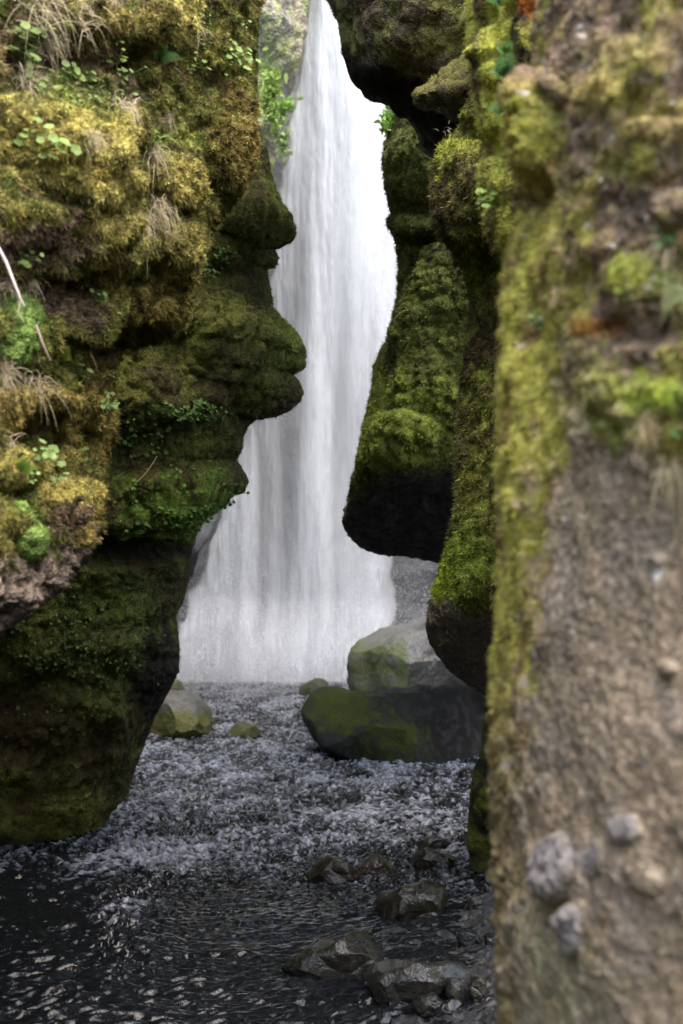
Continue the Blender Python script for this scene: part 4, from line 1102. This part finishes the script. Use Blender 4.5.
def twig(pts, r, col, label):
    P3 = [unp(x, y, Y) for x, y, Y in pts]; b = LB()
    V = []; n = len(P3); k = 8
    for i, p in enumerate(P3):
        d = unit(P3[min(i + 1, n - 1)] - P3[max(i - 1, 0)]); s1 = unit(np.cross(d, [.3, -1, .2])); s2 = np.cross(d, s1); rr = r * (1 - .5 * i / n)
        V += [p + (s1 * math.cos(2 * math.pi * j / k) + s2 * math.sin(2 * math.pi * j / k)) * rr for j in range(k)]
    V = np.array(V); F_ = grid_faces(n, k, True); org = V.mean(0)
    m = col_mat('twig_bark', .6)
    o = link_mesh('twig', V - org, F_, m, None, np.tile(col, (len(V), 1))); o.location = org
    tag(o, label, 'twig')
yt = Yof(20, 290) - .18
twig([(-14, 225, yt - .02), (-4, 243, yt), (6, 262, yt), (13, 280, yt), (20, 298, yt), (24, 306, yt + .01)], .0045, C3(.55, .48, .48), 'pale lilac-grey twig reaching down onto the big green moss cushion')
twig([(21, 298, yt), (18, 312, yt), (24, 322, yt)], .0016, C3(.42, .36, .26), 'thin dry stalk hooked on the big green moss cushion')
twig([(36, 325, yt), (42, 342, yt), (50, 360, yt + .03)], .003, C3(.40, .30, .26), 'pinkish stalk on the right side of the big green moss cushion')
yb = pick(PXB, PYB, PB, 143, 470)[1] - .08
twig([(130, 486, yb), (138, 481, yb), (146, 473, yb), (153, 463, yb), (157, 456, yb)], .0032, C3(.36, .30, .22), 'thin pale twig lying across the dark mossy wall')

# creeping leaves on the dark wall
def creeper(cx, cy, rx, ry, n, label, col=C3(.11, .19, .045), s_=.016):
    n = int(n * 1.8); s_ = s_ * .8
    b = LB()
    for i in range(n):
        x = cx + rng.normal() * rx * .5; y = cy + rng.normal() * ry * .5
        p = pick(PXB, PYB, PB, x, y) + np.array([.03, -.05, 0])
        b.round_leaf(p, unit(np.array([.5, -.7, .6]) + rng.normal(size=3) * .4), s_ * rn(.5, 1.2), col * rn(.6, 1.6), 3)
    b.build('creeping_plant', M_LEAF, label, 'plant', None, 'stuff')
creeper(185, 408, 36, 10, 60, 'band of small green creeping leaves across the dark wall')
creeper(212, 258, 16, 12, 26, 'creeping leaves on the dark wall beside the golden mounds', C3(.07, .13, .04))
creeper(200, 275, 20, 10, 22, 'dull creeping leaves a little below the golden mounds', C3(.08, .12, .04))
creeper(170, 500, 60, 28, 150, 'patch of fresh green creeping leaves above the long black crack', C3(.09, .18, .03), .016)
creeper(60, 640, 70, 60, 160, 'sparse creeping leaves low on the dark wall under the bare rock belly', C3(.075, .12, .035), .013)
creeper(140, 440, 30, 26, 30, 'scattered leaves near the pale twig on the dark wall', C3(.08, .14, .03), .016)

# leafy shrubs on the far cliffs
def bush(x, y, Y, rx, ry, n, s_, col, label):
    b = LB(); c = unp(x, y, Y); kx = rx / FPX * Y; ky = ry / FPX * Y
    for i in range(n):
        d = rng.normal(size=3) * .5; p = c + d * np.array([kx, kx * .8, ky])
        b.stem(c + np.array([0, .3, 0]), p, .004, col * .6) if i % 4 == 0 else None
        dd = unit(rng.normal(size=3) + np.array([0, -.4, .1])); b.leaf(p, dd, unit(np.cross(dd, rng.normal(size=3))), s_ * rn(.6, 1.2), s_ * .3, col * rn(.7, 1.4), .3, 3)
    b.build('shrub', M_LEAF, label, 'shrub')
bush(272, 95, 19, 9, 34, 260, .10, C3(.36, .50, .14), 'bright leafy shrub hanging on the pale cliff beside the fall')
bush(284, 140, 19, 7, 24, 90, .09, C3(.36, .48, .2), 'lower sprays of leaves at the edge of the falling water')
bush(284, 105, 18.5, 12, 8, 60, .09, C3(.30, .48, .12), 'leafy branch leaning out over the falling water')
bush(387, 120, 10.6, 8, 14, 90, .05, C3(.30, .50, .12), 'light green sprig between the jutting rock and the green overhang')

# ferns and leaves on the striped wall
OFg = unit([-.5, -.85, .2])
PXF, PYF = proj(PF)
fern(pick(PXF, PYF, PF, 508, 55) + OFg * .01, .05, 5, OFg, 'small fern highest on the striped mossy wall', C3(.22, .40, .12), .7)
fern(pick(PXF, PYF, PF, 506, 78) + OFg * .01, .075, 8, OFg, 'largest fern on the striped mossy wall', C3(.22, .42, .16), 1.0)
fern(pick(PXF, PYF, PF, 505, 115) + OFg * .01, .055, 7, OFg, 'blunt-leaved fern lowest on the striped mossy wall', C3(.22, .42, .16), .9)
fern(pick(PXF, PYF, PF, 502, 8) + OFg * .01, .05, 5, OFg, 'fern cut by the top of the striped mossy wall', C3(.20, .38, .12), .8)
rosette(pick(PXF, PYF, PF, 497, 205) + OFg * .01, .035, 8, OFg, 'mint green sprig at the lower end of the striped mossy wall', C3(.24, .34, .08))
tuft(pick(PXE, PYE, PE, 452, 140) + np.array([-.03, -.05, .02]), .07, 8, unit([-.6, -.4, .5]), 'few curved grass blades beside the green overhang', C3(.45, .42, .3), .8, .0008)
tuft(pick(PXE, PYE, PE, 470, 82) + np.array([-.03, -.4, .1]), .09, 50, unit([-.6, -.5, .3]), 'straw-green grass over the pointed mossy ledge', C3(.3, .3, .1), 1.0)

# grass and leaves on the near rock face
OG = unit([-.1, -.97, .1])
def G_(x, y): return pick(PXG, PYG, PG, x, y) + OG * .006
tuft(G_(665, 255), .06, 90, OG, 'dry pale grass clump over the green cushion of the near rock face', C3(.52, .44, .27), .7, .001, .9)
tuft(G_(678, 295), .05, 50, OG, 'pale green grass under the dry clump of the near rock face', C3(.42, .48, .25), 1.2, .001, .7)
tuft(G_(668, 470), .055, 50, OG, 'dry grass blades drooping below the bright moss of the near rock face', C3(.5, .42, .26), 1.6, .0012, .5)
tuft(G_(660, 430), .05, 60, OG, 'tangle of straw in the bright moss of the near rock face', C3(.5, .4, .22), .8, .001, .9)
rosette(G_(666, 238), .02, 4, OG, 'round green leaf above the dry clump of the near rock face', C3(.2, .4, .15), .4)
rosette(G_(530, 322), .02, 9, OG, 'light green leaves on the yellow moss edge', C3(.3, .42, .12), .3)
rosette(G_(678, 438), .012, 5, OG, 'green leaves among the straw in the bright moss', C3(.22, .42, .12), .4)

# ================================================================== 6. haze and spray in the air
def vol_box(name, lo, hi, dens, col, label):
    lo = np.array(lo); hi = np.array(hi)
    V = np.array([[x, y, z] for x in (lo[0], hi[0]) for y in (lo[1], hi[1]) for z in (lo[2], hi[2])])
    Fc = np.array([[0, 1, 3, 2], [4, 6, 7, 5], [0, 4, 5, 1], [2, 3, 7, 6], [0, 2, 6, 4], [1, 5, 7, 3]])
    m = bpy.data.materials.new(name); m.use_nodes = True; t = m.node_tree
    t.nodes.remove(t.nodes['Principled BSDF'])
    v = t.nodes.new('ShaderNodeVolumePrincipled'); v.inputs['Density'].default_value = dens; v.inputs['Color'].default_value = (*col, 1); v.inputs['Anisotropy'].default_value = .2
    t.links.new(v.outputs[0], t.nodes['Material Output'].inputs['Volume'])
    o = link_mesh(name, V, Fc, m, smooth=False); tag(o, label, None, None, 'stuff'); return o
vol_box('mist', (-7, 19, -.4), (7, 27.5, 16), HAZE, (.93, .95, 1.0), 'pale mist hanging round the waterfall')

def build_spray():
    """fine droplets thrown up where the fall lands"""
    n = 150000
    x = rng.uniform(-3.4, 1.9, n); h = rng.exponential(.55, n) * (0.6 + .8 * (pn(np.stack([x * 1.4, 0 * x, 0 * x], -1)) + .5)); y = 24.3 + rng.normal(size=n) * .45
    p = np.stack([x, y, .12 + h], -1)
    a = rng.normal(size=(n, 3)); b = np.cross(a, rng.normal(size=(n, 3)))
    a /= np.linalg.norm(a, axis=1, keepdims=True); b /= np.linalg.norm(b, axis=1, keepdims=True)
    r = rng.uniform(.003, .009, (n, 1))
    V = np.stack([p + a * r, p - a * r * .6 + b * r, p - a * r * .6 - b * r], 1).reshape(-1, 3)
    m, t, bs = new_mat('droplets'); bs.inputs['Base Color'].default_value = (.85, .88, .95, 1); bs.inputs['Roughness'].default_value = .9
    o = link_mesh('spray', V, np.arange(3 * n).reshape(-1, 3), m, smooth=False)
    tag(o, 'white spray drifting over the foot of the waterfall', None, None, 'stuff')
build_spray()
